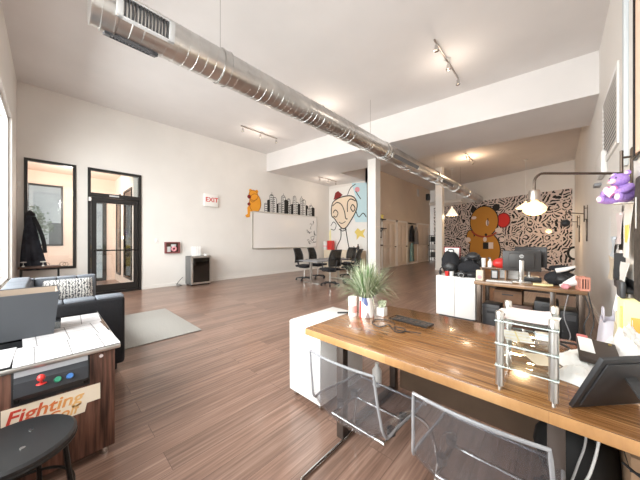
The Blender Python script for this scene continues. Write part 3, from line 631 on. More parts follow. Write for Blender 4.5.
for z,m,l in ((.316,DGREY,'dark box on the lowest shelf of the wire rack'),(.816,LGREY,'grey box on the middle shelf of the wire rack'),(1.316,BLACKP,'black box on the upper shelf of the wire rack')):
    mb=MB(); mb.box((-.2,-.16,0),(.2,.16,.3),.01); mb.m(1).box((-.202,-.02,.1),(-.2,.06,.2)); o=mb.build('storage_box',[m,PAPER],None,(-5.85,17.15,z)); tag(o,l,'box',None)
pp=thing('ceiling_pipe','short white pipe below the back ceiling near the far wall','pipe',(0,0,0))
mb=MB(); mb.tube([(-5.95,16.7,3.70),(-3.9,15.8,3.60)],.11,18); mb.build('pipe_tube',TRIMW,pp)
for x,y,z in ((-5.6,16.55,3.79),(-4.2,15.93,3.71)):
    mb=MB(); mb.tube([(x,y,z),(x,y,4.749)],.008,6); mb.build('hanger_rod',CHROME,pp)
#@@PART3
# ---- doodled far wall with painted bear
A_=math.atan(.438)
dm=thing('doodle_mural','black doodle mural with large amber bear covering the far wall','mural',(.5,15,0),-A_)
mb=MB(); mb.box((-7.25,-.012,.02),(-.06,-.001,3.58)); mb.build('doodle_panel',DOODLE,dm)
U=lambda p:-4.52+.0558*(p-472); V=lambda p:1.86+.0562*(232-p)
def B_(pts): return [(U(a),V(b)) for a,b in pts]
R2=lambda u,v:(u,0,v)
def pc(x,y,r,r2=None,n=28): return B_(circ(x,y,r,r if r2 is None else r2,n))
mb=MB(); mb.m(0)
for x in (474,496.5): mb.prism(pc(x,209.5,3.4),R2,(0,-.020,0))
mb.prism(pc(484.5,222,14.6,15.6),R2,(0,-.024,0)); mb.prism(pc(485,250,16,19),R2,(0,-.021,0)); mb.prism(pc(470.5,237,4.6,7.5),R2,(0,-.022,0))
mb.build('bear_outline',INK,dm)
mb=MB(); mb.prism(pc(484.5,222,13.7,14.7),R2,(0,-.028,0)); mb.prism(pc(485,250,15,18),R2,(0,-.026,0)); mb.prism(pc(470.5,237,3.8,6.7),R2,(0,-.027,0)); mb.build('bear_fur',BEARB,dm)
mb=MB(); mb.ribbon(B_(smooth2([(472,231),(477,235),(484,237),(492,236),(497,233)])),.10,R2,(0,-.031,0)); mb.build('red_collar',mat('brick_red',(.33,.05,.02),.7),dm)
mb=MB()
for (x,y,a,b) in [(474.5,217.5,2.8,1.6),(468,240,3,2.6),(499,231,3.2,2.4),(502,240,2,2),(486,239.5,1.8,2.4),(488.5,223.5,1.5,3)]: mb.prism(pc(x,y,a,b,14),R2,(0,-.033,0))
mb.prism(B_([(489.5,242.5),(494,242.5),(494,248.5),(489.5,248.5)]),R2,(0,-.033,0)); mb.build('white_patches',[mat('pinkish_white_paint',(.78,.66,.60),.8)],dm)
mb=MB(); mb.prism(B_([(484,242.5),(489.4,242.5),(489.4,249),(484,249)]),R2,(0,-.033,0)); mb.build('black_square',INK,dm)
mb=MB(); mb.ribbon(B_([(489,219),(489,226)]),.05,R2,(0,-.035,0)); mb.build('nose_line',INK,dm)
mb=MB(); mb.prism(pc(487,235,1.3,1.3,12),R2,(0,-.034,0)); mb.build('collar_tag',INK,dm)
mb=MB(); mb.prism(pc(503,222,6.2,7),R2,(0,-.018,0)); mb.build('balloon_ring',APPLE,dm)
mb=MB(); mb.prism(pc(503,222,5.3,6.1),R2,(0,-.022,0)); mb.build('red_balloon',mat('balloon_red',(.62,.03,.025),.7),dm)
mb=MB(); mb.ribbon(pc(553,250,3.4,4.4),.09,R2,(0,-.018,0),True); mb.build('white_ring_outline',INK,dm)
mb=MB(); mb.prism(pc(553,250,2.9,3.8),R2,(0,-.016,0)); mb.build('white_ring_fill',WHITEM,dm)
# ---- pendants
def pendant(loc,ceil,r,h,label,m,pw):
    t=thing('pendant_lamp',label,'lamp',loc,0,None); z=ceil-loc[2]
    mb=MB(); mb.cyl((0,0,z-.03),.07,.029,20); mb.build('ceiling_canopy',WHITE,t)
    mb=MB(); mb.tube([(0,0,h+.05),(0,0,z-.02)],.007,6); mb.build('cord',WHITE,t)
    mb=MB(); mb.lathe([(.03,h+.06),(.035,h),(r*.55,h*.55),(r,0),(r-.008,0),(r*.53,h*.53),(.0,h*.96)],(0,0,0),28); mb.build('shade',m,t)
    mb=MB(); mb.ell((0,0,h*.42),(.05,.05,.06),2); mb.build('bulb',BULB,t)
    l=bpy.data.lights.new('pendant_glow','POINT'); l.energy=pw; l.color=(1,.74,.45); l.shadow_soft_size=.06
    o=bpy.data.objects.new('pendant_glow',l); COL.objects.link(o); o.location=(0,0,-.04); o.parent=t
pendant((-3.64,13.0,2.55),4.75,.26,.36,'white cone pendant lamp hanging near the back column',CONE,14)
pendant((-.98,13.6,2.72),4.75,.34,.24,'wide glowing pendant lamp hanging before the doodle wall',GLOW,34)
# ---- swing arm wall lamps
def swing(hy,hz,adir,L,label,bulb=True,pw=14,chan=.0,armdrop=0):
    t=thing('swing_arm_lamp',label,'lamp',(RW if hy<4.4 else RF,hy,hz))
    mb=MB(); mb.box((-.012,-.035,-.2),(-.001,.035,.2),.004); mb.build('wall_plate',BRONZE,t)
    a=Vector((adir[0],adir[1],0)).normalized(); hx=-.06
    mb=MB(); mb.tube([(hx,0,-.19),(hx,0,.19)],.011,8)
    for z in (-.13,.13): mb.tube([(-.012,0,z),(hx,0,z)],.009,8)
    mb.build('hinge_bracket',BRONZE,t)
    if chan: 
        mb=MB(); mb.box((-.03,.02,-.2-chan),(-.001,.07,-.12),.006); mb.build('cord_cover',BRONZE,t)
    h=Vector((hx,0,0)); e=h+a*(L-.1); p=[h,e]
    for k in range(1,7):
        an=PI/2*k/6; p.append(e+a*.08*math.sin(an)+Vector((0,0,-.08*(1-math.cos(an)))))
    p.append(p[-1]+Vector((0,0,-.06))); mb=MB(); mb.tube(p,.0105,10); ar=mb.build('arm',BRONZE,t)
    q=p[-1]
    mb=MB(); mb.lathe([(.0,.0),(.036,-.002),(.04,-.012),(.042,-.085),(.0,-.085)],q,20); so_=mb.build('socket',NICKEL,ar)
    if bulb:
        mb=MB(); mb.lathe([(.0,-.082),(.022,-.085),(.028,-.095),(.062,-.12),(.082,-.15),(.075,-.18),(.04,-.205),(0,-.212)],q,18); mb.build('bulb',BULB,so_)
        l=bpy.data.lights.new('bulb_glow','POINT'); l.energy=pw; l.color=(1,.72,.42); l.shadow_soft_size=.06
        o=bpy.data.objects.new('bulb_glow',l); COL.objects.link(o); o.location=q+Vector((0,0,-.30)); o.parent=t
    else:
        mb=MB(); mb.ell(q+Vector((0,0,-.1)),(.085,.085,.085),2); mb.build('black_globe',BLACKP,so_)
    return t
swing(3.28,1.957,(-.731,-.682),.75,'dark bronze swing arm lamp with glowing bulb over the bamboo table',True,9)
swing(8.66,2.02,(-.45,-.89),.75,'swing arm wall lamp with black globe above the second desk',False,0,.45)
swing(11.5,1.98,(-.85,-.5),.8,'distant swing arm wall lamp with lit bulb near the doodle wall',True,14,.45)
# ---- right wall fixtures
vt=thing('air_vent','large white louvred air vent high on the right wall','vent',(RF,5.12,2.98))
mb=MB(); 
for a,b in [((-.02,-.67,-.47),(-.001,-.6,.47)),((-.02,.6,-.47),(-.001,.67,.47)),((-.02,-.6,.41),(-.001,.6,.47)),((-.02,-.6,-.47),(-.001,.6,-.41))]: mb.box(a,b,.003)
mb.build('frame',WHITE,vt)
mb=MB(); mb.box((-.004,-.6,-.41),(-.001,.6,.41)); mb.build('backing',MGREY,vt)
mb=MB()
for k in range(14):
    z=-.39+k*.058; mb.box((-.016,-.6,z),(-.004,.6,z+.03),0,2,Matrix.Rotation(.35,3,'Y'))
mb.build('louvres',WHITEM,vt)
mb=MB(); mb.box((-.06,-.32,-.16),(-.001,.32,.16),.01); o=mb.build('wall_panel',WHITE,None,(RF,5.75,2.52)); tag(o,'square white panel on the right wall below the vent','panel')
mb=MB(); mb.box((-.08,-.12,-.025),(0,.12,.025),.006); o=mb.build('emergency_light',MGREY,None,(RF,6.2,2.3)); tag(o,'small grey box under the square white wall panel','box')
mb=MB(); mb.box((-.03,-.05,0),(-.001,.02,2.75),.004); o=mb.build('wall_strip',mat('pale_blue_grey',(.55,.58,.60),.6),None,(RW,3.48,2.05)); tag(o,'tall pale blue grey strip on right wall above the lamp bracket','strip')
ba=thing('wall_banner','peach fabric banner in dark frame at the right edge','banner',(RW,2.80,2.02))
mb=MB(); frame_x(mb,-.02,-.001,-.32,.34,0,1.28,.02); mb.build('frame',BLACKF,ba)
mb=MB(); mb.grid(lambda u,v:(-.015-.008*math.sin(u*17),-.29+.6*u,.03+1.22*v),30,4,.004); mb.build('peach_cloth',mat('peach_cloth',(.82,.56,.43),.85),ba)
mb=MB(); mb.box((-.03,-.25,0),(-.001,.3,.6),.003); mb.m(1).box((-.033,-.2,.05),(-.03,.24,.5)); o=mb.build('framed_picture',[BLACKF,mat('slate_blue',(.25,.33,.42),.6)],None,(RW,2.86,3.45)); tag(o,'slate blue framed picture above the peach banner','picture')
# hanging sheets, garment bag, clipboard tray
for (y0_,y1_,z0,z1,x,l) in [(4.12,4.72,1.19,1.78,.03,'long white paper sheet pinned under the lavender bear'),(3.08,3.36,1.26,1.72,.03,'narrow pinned white sheet with a yellow note'),(4.6,5.1,.92,1.70,.012,'tall pale sheet pinned at the left behind the others'),(3.2,3.5,1.03,1.21,.035,'white sheet standing in the black wall tray')]:
    mb=MB(); mb.grid(lambda u,v:(-x-.008*math.sin(u*5+v*4)-.02*(1-v)**2,(u-.5)*(y1_-y0_),v*(z1-z0)),8,8,.002); o=mb.build('paper_sheet',[FORM if 'long' in l else PAPER],None,(RF if y0_>3.62 else RW,(y0_+y1_)/2,z0)); tag(o,l,'paper','papers pinned on the right wall')
for (y_,w_,z_,h_,x_,m_,l_) in [(3.95,.40,1.36,.32,.055,PINKP,'pinkish paper square pinned high among the wall sheets'),(4.52,.44,.95,.26,.05,CREAM,'cream paper pinned low among the wall sheets'),(3.90,.36,1.0,.30,.06,FORM,'ruled white form pinned near the black wall tray'),(4.30,.34,1.22,.22,.06,[mat('pale_grey_blue',(.58,.62,.66),.8)],'pale grey blue paper pinned in the middle of the wall sheets')]:
    mb=MB(); mb.grid(lambda u,v:(-x_-.012*math.sin(u*4+v*3)-.02*(1-v)**2,(u-.5)*w_,v*h_),8,8,.002); mb.box((-x_-.006,-.012,h_-.03),(-.001,.012,h_-.006)); o=mb.build('paper_sheet',m_,None,(RF,y_,z_)); tag(o,l_,'paper','papers pinned on the right wall')
mb=MB(); mb.box((-.004,-.07,0),(0,.07,.14)); o=mb.build('sticky_note',YEL,None,(RW-.040,3.2,1.38)); tag(o,'yellow note on the narrow pinned white sheet','note')
tr_=thing('wall_tray','black file tray on the right wall holding a sheet','tray',(RW,3.33,.98))
mb=MB(); mb.box((-.07,-.26,0),(-.001,.26,.03),.003); mb.box((-.012,-.26,.03),(-.001,.26,.09)); mb.box((-.07,-.26,.03),(-.06,.26,.07)); mb.build('tray_body',BLACKP,tr_)
mb=MB(); mb.box((-.07,.245,.03),(-.001,.26,.30)); mb.build('side_bracket',BLACKP,tr_)
mb=MB(); mb.box((-.10,-.33,-.03),(-.07,-.16,.1),.012); mb.build('clip',DGREY,tr_)
garment_m=mat('pale_grey_scarf',(.62,.60,.58),.9)
for (y_,w_,h_,z_,m_,l_) in [(3.20,.2,.14,.975,garment_m,'pale grey cloth hanging below the black wall tray'),(3.48,.16,.22,.978,WHITEM,'white cloth strip hanging left of the pale grey cloth')]:
    mb=MB(); mb.grid(lambda u,v:(-.045-.02*math.sin(u*14)*v-.01*v,(u-.5)*w_*(1+.25*v),-h_*v),22,8,.004); o=mb.build('hanging_cloth',m_,None,(RW,y_,z_)); tag(o,l_,'cloth')
gb=thing('garment_bag','long dark garment bag hung at the right edge of the wall','bag',(RW-.026,2.83,.98))
mb=MB(); mb.grid(lambda u,v:(.022*math.cos(2*PI*u)*(1-.3*max(0,v-.8)*4),.16*math.sin(2*PI*u)*(1-.35*max(0,v-.82)*5)*(1+.03*math.sin(8*v)),.86*v),33,14); mb.build('bag_cloth',noisy('brown_black_cloth',(.03,.026,.024),(.06,.052,.048),30,.8,.2),gb)
mb=MB(); mb.box((-.026,-.02,.5),(-.02,.0,.72),.003); mb.build('zip_tab',LGREY,gb)
mb=MB(); mb.tube([(0,0,.82),(0,0,.88),(.012,0,.90),(.022,0,.88)],.006,6); mb.build('hook',CHROME,gb)
# ---- lavender teddy bear
tb=thing('teddy_bear','lavender teddy bear hugging a pink heart by the lamp bracket','toy',(.368,3.06,1.695),math.radians(-50)); tb.scale=(.66,.66,.66)
# local: -y faces the room
mb=MB(); mb.ell((0,.02,.11),(.10,.085,.115),3); mb.build('body',LAV,tb)
hd_=MB(); hd_.ell((-.015,-.02,.265),(.088,.08,.078),3); hb=hd_.build('head',LAV,tb)
mb=MB(); mb.ell((-.02,-.095,.25),(.045,.03,.032),2); mb.build('muzzle',PINKPL,hb)
mb=MB(); mb.ell((-.02,-.125,.258),(.012,.008,.009),1); mb.build('nose',MAGEN,hb)
for s in (-1,1):
    mb=MB(); mb.ell((-.015+s*.035,-.092,.285),(.009,.007,.011),1); mb.build('eye',BLACKP,hb)
    mb=MB(); mb.ell((-.015+s*.07,-.0,.335),(.034,.02,.032),2); e=mb.build('ear',LAV,hb)
    mb=MB(); mb.ell((-.015+s*.07,-.017,.335),(.022,.010,.021),2); mb.build('ear_lining',PINKPL,e)
    mb=MB(); mb.tube(smooth2([(s*.085,.0,.18),(s*.12,-.06,.14),(s*.085,-.115,.115),(s*.05,-.135,.11)],3),[.03,.033,.036,.036,.036,.036,.036,.034,.032,.02],12); mb.build('arm',LAV,tb)
    mb=MB(); mb.tube(smooth2([(s*.06,.0,.05),(s*.09,-.07,.035),(s*.10,-.13,.045)],4),[.045,.05,.05,.05,.048,.046,.045,.045,.04],12); mb.ell((s*.10,-.14,.05),(.045,.03,.05),2); lg=mb.build('leg',LAV,tb)
    mb=MB(); mb.ell((s*.10,-.165,.05),(.03,.01,.035),2); mb.build('foot_pad',PINKPL,lg)
mb=MB(); hpts=[]
for i in range(40):
    a=2*PI*i/40; hpts.append((.0045*16*math.sin(a)**3,.0045*(13*math.cos(a)-5*math.cos(2*a)-2*math.cos(3*a)-math.cos(4*a))))
mb.prism([(x,z+.13) for x,z in hpts],lambda u,v:(u,-.12,v),(0,-.03,0)); mb.build('heart_pillow',PINKPL,tb)
mb=MB(); mb.tube([(x*1.02,-.135,z*1.02+.13) for x,z in hpts],.009,6,closed=True); mb.build('heart_trim',MAGEN,tb)
mb=MB(); mb.box((-.13,-.05,-.008),(-.001,.06,0),.003); mb.box((-.012,-.05,-.05),(-.001,.06,-.008)); o=mb.build('wall_bracket_shelf',WHITE,None,(RW,3.06,1.690)); tag(o,'tiny white shelf under the lavender teddy bear','shelf')
# ---- low rack on the right wall with bags and folders
rc=thing('low_shelf','narrow white shelf unit against the right wall behind the table','shelf',(RW,3.08,0))
mb=MB(); mb.box((-.18,-.62,.38),(-.001,.62,.4),.003); mb.build('top_board',WHITE,rc)
mb=MB(); mb.box((-.18,-.62,.06),(-.001,.62,.08)); mb.build('bottom_board',WHITE,rc)
for s in (-.62,.60):
    mb=MB(); mb.box((-.18,s,0),(-.001,s+.02,.38)); mb.build('side_board',WHITE,rc)
def bag(loc,w,d,h,m,label,rz=0,hm=None):
    t=thing('paper_bag',label,'bag',loc,rz,None)
    mb=MB(); mb.grid(lambda u,v:(d/2*math.copysign(abs(math.cos(2*PI*u))**.35,math.cos(2*PI*u))*(1-.35*v),w/2*math.copysign(abs(math.sin(2*PI*u))**.35,math.sin(2*PI*u))*(1+.06*math.sin(6*v)),h*v+.015*math.sin(9*u*2)*v),37,10); mb.m(0); mb.box((-d*.4,-w*.4,0),(d*.4,w*.4,.004)); mb.build('bag_body',m,t)
    for s in (-1,1):
        mb=MB(); mb.tube(smooth2([(s*d*.25,-w*.2,h*.95),(s*d*.25,-w*.18,h+.09),(s*d*.25,w*.18,h+.09),(s*d*.25,w*.2,h*.95)]),.005,6); mb.build('handle',hm or m,t)
bag((.345,3.56,.4),.32,.14,.27,mat('pale_lilac_bag',(.66,.64,.72),.8),'pale lilac tote bag on the low shelf nearest the second desk')
bag((.385,3.25,.4),.16,.1,.30,mat('cream_bag',(.70,.63,.44),.8),'cream paper bag beside the pale lilac tote bag')
for i,(y,m,h,l) in enumerate([(3.06,LEMON,.55,'pale yellow folder standing next to the cream bag'),(2.94,YEL,.50,'yellow folder between pale yellow and cream folders'),(2.82,LEMON,.57,'tall lemon folder second from the orange folder'),(2.65,CREAM,.45,'cream folder next to the orange folder'),(2.54,mat('orange_card',(.75,.38,.08),.6),.5,'orange folder nearest the right edge of the shelf')]):
    f=thing('file_folder',l,'folder',(.395,y,.4),0,'folders standing on the low shelf')
    mb=MB(); mb.box((-.05,-.03,0),(.05,-.026,h)); mb.box((-.05,.026,0),(.05,.03,h)); mb.box((.046,-.026,0),(.05,.026,h)); mb.build('cover',m,f)
    mb=MB(); mb.box((-.046,-.024,.004),(.044,.024,h-.015)); mb.build('pages',PAPER,f)
mb=MB(); mb.ell((0,0,.06),(.05,.05,.06),2,None,.05,3); o=mb.build('toy_ball',mat('dull_rose',(.40,.16,.15),.6),None,(.2,2.7,.0)); tag(o,'dull rose ball on the floor behind the table','ball')
#@@PART4
# ---- second desk, white cabinet and their clutter
d2_=thing('work_desk','wood topped desk with monitors against the right wall','desk',(-.35,5.10,0))
mb=MB(); mb.box((-.64,-.40,.69),(.64,.40,.74),.006); mb.build('tabletop',DESKW,d2_)
for sx in (-.58,.30,.58):
    for sy in (-.33,.33):
        mb=MB(); mb.box((sx-.03,sy-.03,0),(sx+.03,sy+.03,.69),.004); mb.build('leg',DESKW if sx>.2 and sx<.5 else BRONZE,d2_)
mb=MB(); mb.box((-.55,.32,.55),(.55,.34,.65)); mb.build('back_rail',BRONZE,d2_)
wc=thing('storage_cabinet','white two door storage cabinet at the left of the second desk','cabinet',(-1.34,5.2,0))
mb=MB(); mb.box((-.32,-.23,.03),(.32,.35,.745),.006); mb.build('carcass',WHITE,wc)
for s in (0,1):
    mb=MB(); mb.box((-.318+s*.32,-.25,.04),(-.004+s*.32,-.23,.74),.004); mb.build('door',WHITE,wc)
mb=MB(); mb.box((-.28,-.2,0),(.28,.3,.03)); mb.build('plinth',DGREY,wc)
def monitor(loc,rz,label,logo):
    t=thing('monitor',label,'monitor',loc,rz); z=.17
    mb=MB(); mb.box((-.24,-.012,z),(.24,.012,z+.32),.008); mb.box((-.16,-.035,z+.05),(.16,-.01,z+.28),.02); mb.build('housing',mat('monitor_back',(.045,.042,.042),.45),t)
    mb=MB(); mb.box((-.23,.012,z+.015),(.23,.014,z+.31)); mb.build('screen',BLACKP,t)
    mb=MB(); mb.box((-.03,-.06,.01),(.03,-.036,z+.17),.006); mb.build('stand',ALU,t)
    mb=MB(); mb.box((-.12,-.11,0),(.12,.08,.012),.004); mb.build('base',ALU,t)
    if logo:
        mb=MB(); mb.cyl((0,-.0355,z+.235),.028,-.003,24,axis='y'); lg=mb.build('logo_disc',LGREY,t)
        text('logo_letters','hp',.042,BLACKP,lg,Matrix.Translation((-.021,-.0392,z+.224))@Matrix.Rotation(PI/2,4,'X'),.3,.0006)
monitor((-.42,5.10,.74),math.radians(10),'black monitor with round logo on silver stand seen from behind',True)
monitor((-.33,5.36,.80),math.radians(-30),'black monitor turned sideways behind the one with a logo',False)
mb=MB(); mb.box((-.14,-.1,0),(.14,.1,.06),.005); o=mb.build('monitor_block',BLACKP,None,(-.33,5.36,.74)); tag(o,'black block raising the sideways monitor','block')
mb=MB(); mb.box((-.13,-.045,0),(.13,.045,.19),.006); mb.m(1).box((-.1,-.047,.07),(.1,-.045,.075)); o=mb.build('white_box',[WHITE,LGREY],None,(-.61,5.43,.74)); tag(o,'white box behind the silver monitor stand','box')
ri=thing('desk_riser','small wooden riser on the left end of the second desk','shelf',(-.80,5.25,.74))
mb=MB(); mb.box((-.19,-.12,.17),(.19,.12,.19),.003); mb.build('top_board',DESKW,ri)
for s in (-1,1):
    mb=MB(); mb.box((s*.17-.01,-.11,0),(s*.17+.01,.11,.17)); mb.build('side_board',DESKW,ri)
mb=MB(); mb.box((-.05,-.012,0),(.05,.012,.15),.003); mb.m(1).box((-.035,-.014,.02),(.035,-.012,.13)); o=mb.build('photo_frame',[BLACKF,LGREY],None,(-.78,5.16,.742)); tag(o,'black photo frame under the wooden desk riser','picture')
mb=MB(); mb.box((-.05,-.05,0),(.05,.05,.17),.008); mb.m(1).prism(circ(0,.06,.03),lambda u,v:(u,-.051,v),(0,-.004,0)); o=mb.build('desk_speaker',[CREAM,PINK],None,(-.93,4.84,.74)); tag(o,'cream box with pink disc at the left desk corner','box')
mb=MB(); mb.lathe([(0,0),(.035,0),(.035,.09),(.012,.12),(.012,.14),(0,.14)],(0,0,0),14); mb.m(1).box((-.03,-.01,.14),(.012,.01,.165)); o=mb.build('spray_bottle',[WHITE,DGREY],None,(-.86,5.25,.932)); tag(o,'white spray bottle on the wooden desk riser','bottle')
mb=MB(); mb.ell((0,0,.08),(.11,.08,.085),3,None,.08,5); o=mb.build('red_cloth',RED,None,(-.72,5.27,.925)); tag(o,'red bundled cloth on the wooden desk riser','cloth')
kb=thing('keyboard','pale grey keyboard at the front left of the second desk','keyboard',(-.68,4.86,.74),.1)
mb=MB(); mb.box((-.17,-.06,0),(.17,.06,.014),.004); mb.build('key_base',LGREY,kb)
mb=MB()
for i in range(12):
    for j in range(4): mb.box((-.16+i*.027,-.052+j*.027,.014),(-.137+i*.027,-.029+j*.027,.019))
mb.build('keys',WHITE,kb)
mb=MB(); mb.box((-.11,-.05,0),(.11,.05,.022),.004); o=mb.build('notebook',LEMON,None,(-.16,4.93,.74),.1); tag(o,'pale yellow notebook right of the silver monitor stand','notebook')
mb=MB(); mb.lathe([(0,0),(.055,0),(.06,.006),(.045,.012),(0,.014)],(0,0,0),20); o=mb.build('coaster',mat('copper',(.55,.28,.12),.35,.6),None,(-.05,4.80,.74)); tag(o,'copper coaster at the front edge of the second desk','coaster')
# black bags and gear on the white cabinet
bp=thing('backpack','black backpack standing on the white cabinet','bag',(-1.50,5.29,.745),.1)
mb=MB(); mb.ell((0,0,.22),(.155,.11,.23),3,None,.09,1); mb.build('bag_body',CHAR,bp)
mb=MB(); mb.ell((0,-.1,.13),(.11,.05,.11),3,None,.05,2); mb.build('front_pocket',BLACKP,bp)
mb=MB(); mb.tube(smooth2([(-.05,0,.4),(-.04,-.01,.47),(.04,-.01,.47),(.05,0,.4)]),.01,6); mb.build('handle',BLACKP,bp)
du_=thing('duffel_bag','black duffel bag lying on the white cabinet beside the backpack','bag',(-1.17,5.27,.745),-.15)
mb=MB(); mb.ell((0,0,.14),(.19,.13,.15),3,None,.09,4); mb.build('bag_body',CHAR,du_)
mb=MB(); mb.tube(smooth2([(-.09,-.06,.22),(-.06,-.09,.33),(.06,-.09,.33),(.09,-.06,.22)]),.012,6); mb.build('handle',BLACKP,du_)
mb=MB(); mb.ell((0,0,.08),(.12,.09,.08),3,None,.09,6); o=mb.build('wool_hat',BLACKP,None,(-1.12,5.25,1.02)); tag(o,'black wool hat lying on top of the duffel bag','hat')
mb=MB(); mb.ell((0,0,.05),(.10,.07,.055),3,None,.08,8); o=mb.build('camera_pouch',BLACKP,None,(-1.11,5.06,.742)); tag(o,'black camera pouch on the cabinet before the duffel bag','pouch')
mb=MB(); mb.ell((0,0,.05),(.10,.07,.05),3,None,.08,9); o=mb.build('cable_bundle',BLACKM,None,(-1.37,5.07,.743)); tag(o,'black cable bundle on the cabinet before the backpack','cables')
eq=thing('equipment_case','black equipment case at the back of the white cabinet','case',(-1.20,5.46,.745))
mb=MB(); mb.box((-.17,-.05,0),(.17,.05,.34),.012); mb.build('case_body',BLACKP,eq)
mb=MB(); mb.tube([(-.06,0,.34),(-.055,0,.375),(.055,0,.375),(.06,0,.34)],.008,8); mb.build('handle',BLACKM,eq)
for s in (-1,1):
    mb=MB(); mb.box((s*.1-.02,-.058,.2),(s*.1+.02,-.05,.25),.003); mb.build('latch',CHROME,eq)
cm=thing('camera','black camera with pale lens ring on the white cabinet','camera',(-1.245,5.0,.745),.2)
mb=MB(); mb.box((-.065,-.03,0),(.065,.03,.085),.01); mb.box((-.025,-.025,.085),(.025,.025,.11),.008); mb.build('camera_body',BLACKP,cm)
mb=MB(); mb.cyl((0,-.03,.042),.036,-.06,20,axis='y'); ln=mb.build('lens',BLACKM,cm)
mb=MB(); mb.tube([(.036*math.cos(2*PI*i/24),-.088,.042+.036*math.sin(2*PI*i/24)) for i in range(24)],.004,6,closed=True); mb.build('lens_ring',LGREY,ln)
hp=thing('headphones','black headphones resting at the left of the white cabinet','headphones',(-1.55,5.06,.745))
mb=MB(); mb.tube(arc((0,0,.08),.075,0,180,12,'xz'),.01,8); mb.build('headband',BLACKP,hp)
for s in (-1,1):
    mb=MB(); mb.ell((s*.07,0,.05),(.025,.045,.05),2); mb.build('ear_cup',BLACKP,hp)
for x,y,z,m,l in [(-1.48,4.985,.745,RED,'small red cup on the white cabinet'),(-1.40,4.985,.745,WHITE,'small white cup on the white cabinet'),(-.95,5.22,.93,PAPER,'tall white cup on the wooden riser beside the spray bottle')]:
    mb=MB(); k=1.8 if m is PAPER else 1; mb.lathe([(0,0),(.028,0),(.036,.085*k),(.032,.085*k),(.025,.006),(0,.006)],(0,0,0),16); o=mb.build('cup',m,None,(x,y,z)); tag(o,l,'cup')
pf=thing('card_board_sign','white framed card with red edge behind the black backpack','picture',(-1.53,5.47,.745))
mb=MB(); mb.box((-.15,-.01,.3),(.15,.01,.52),.004); mb.build('frame',APPLE,pf)
mb=MB(); mb.box((-.13,-.012,.32),(.13,-.0101,.5)); mb.build('card',PAPER,pf)
mb=MB(); mb.box((-.06,-.03,0),(.06,.03,.3),.004); mb.build('stand',BLACKP,pf)
# right end of the second desk
bb=thing('laptop_bag','black soft bag slumped on the right half of second desk','bag',(.03,5.14,.74),.2)
mb=MB(); mb.ell((0,0,.10),(.19,.13,.105),3,None,.07,10); mb.build('bag_body',CHAR,bb)
mb=MB(); mb.ell((.02,-.06,.09),(.11,.10,.085),3,None,.08,12); mb.build('pocket',BLACKP,bb)
mb=MB(); mb.ell((0,0,.05),(.13,.1,.05),3,None,.1,13); o=mb.build('black_jacket',CHAR,None,(.04,5.2,.93)); tag(o,'black bundled jacket on top of the slumped soft bag','clothes')
mb=MB(); mb.tube([(0,0,0),(.10,-.01,.03),(.20,-.02,.075)],[.034,.03,.014],16); o=mb.build('paper_roll',PAPER,None,(-.02,5.03,.955)); tag(o,'white paper roll lying across the black bags','paper roll')
mb=MB(); mb.tube([(0,0,0),(.17,.01,.07)],[.02,.042],16); o=mb.build('paper_cone',PAPER,None,(.02,4.86,.762)); tag(o,'large white rolled paper leaning beside the salmon crate','paper roll')
mb=MB(); mb.tube([(0,0,0),(.14,.02,.10)],[.02,.04],16); o=mb.build('paper_cone',WHITEM,None,(.06,4.95,.785)); tag(o,'second white rolled paper behind the large roll','paper roll')
cr=thing('slotted_crate','salmon pink slotted crate at the right end of second desk','crate',(.24,4.82,.74),.3); cr.scale=(.82,.75,.95)
w=.052
for s in (-1,1):
    mb=MB(); mb.box((s*w-.006,-.1,0),(s*w+.006,.1,.03)); mb.box((s*w-.006,-.1,.16),(s*w+.006,.1,.185))
    for y in (-.1,-.035,.03,.088): mb.box((s*w-.006,y,.03),(s*w+.006,y+.012,.16))
    mb.build('side_panel',SALMON,cr)
    mb=MB(); mb.box((-w,s*.1-.006,0),(w,s*.1+.006,.03)); mb.box((-w,s*.1-.006,.16),(w,s*.1+.006,.185))
    for x in (-.052,-.02,.01,.04): mb.box((x,s*.1-.006,.03),(x+.012,s*.1+.006,.16))
    mb.build('end_panel',SALMON,cr)
mb=MB(); mb.box((-w,-.1,0),(w,.1,.01)); mb.build('bottom',SALMON,cr)
mb=MB()
for k in range(4): mb.box((-.042+k*.022,-.08,.0),(-.03+k*.022,.08,.16))
o=mb.build('card_stack',BROWNL,None,(.24,4.82,.752),.3); o.scale=(.82,.75,.9); tag(o,'brown cards filed inside the salmon crate','cards')
mb=MB(); mb.ell((0,0,.035),(.05,.04,.038),2,None,.15,3); o=mb.build('ribbon_bow',PINK,None,(.08,4.78,.738)); tag(o,'pink ribbon bow at the foot of the salmon crate','ribbon')
BOXBR=noisy('brown_board',(.13,.07,.04),(.18,.10,.06),8,.85,0)
# under the second desk
def box_thing(name,loc,s,m,label,cat,rz=0,bev=.01,tape=None):
    mb=MB(); mb.box((-s[0]/2,-s[1]/2,0),(s[0]/2,s[1]/2,s[2]),bev)
    mb.m(1); mb.box((-s[0]*.2,-s[1]/2-.004,s[2]*.62),(s[0]*.2,-s[1]/2+.002,s[2]*.72)); mb.box((-s[0]/2-.002,-s[1]*.5-.002,s[2]*.84),(s[0]/2+.002,s[1]*.5+.002,s[2]*.86))
    o=mb.build(name,[m,tape or BLACKP],None,loc,rz); return tag(o,label,cat)
box_thing('storage_box',(-.79,5.05,0),(.24,.34,.36),DGREY,'dark grey storage box under the left end of second desk','box')
box_thing('leather_case',(-.44,5.1,0),(.34,.34,.40),BROWNL,'dark brown case on the floor under the second desk','case')
box_thing('cardboard_box',(-.58,5.1,.403),(.36,.3,.2),BOXBR,'brown cardboard box on top of the dark cases','box')
box_thing('printer',(-.12,5.02,.30),(.26,.4,.22),BLACKP,'black printer on a dark crate under the second desk','printer')
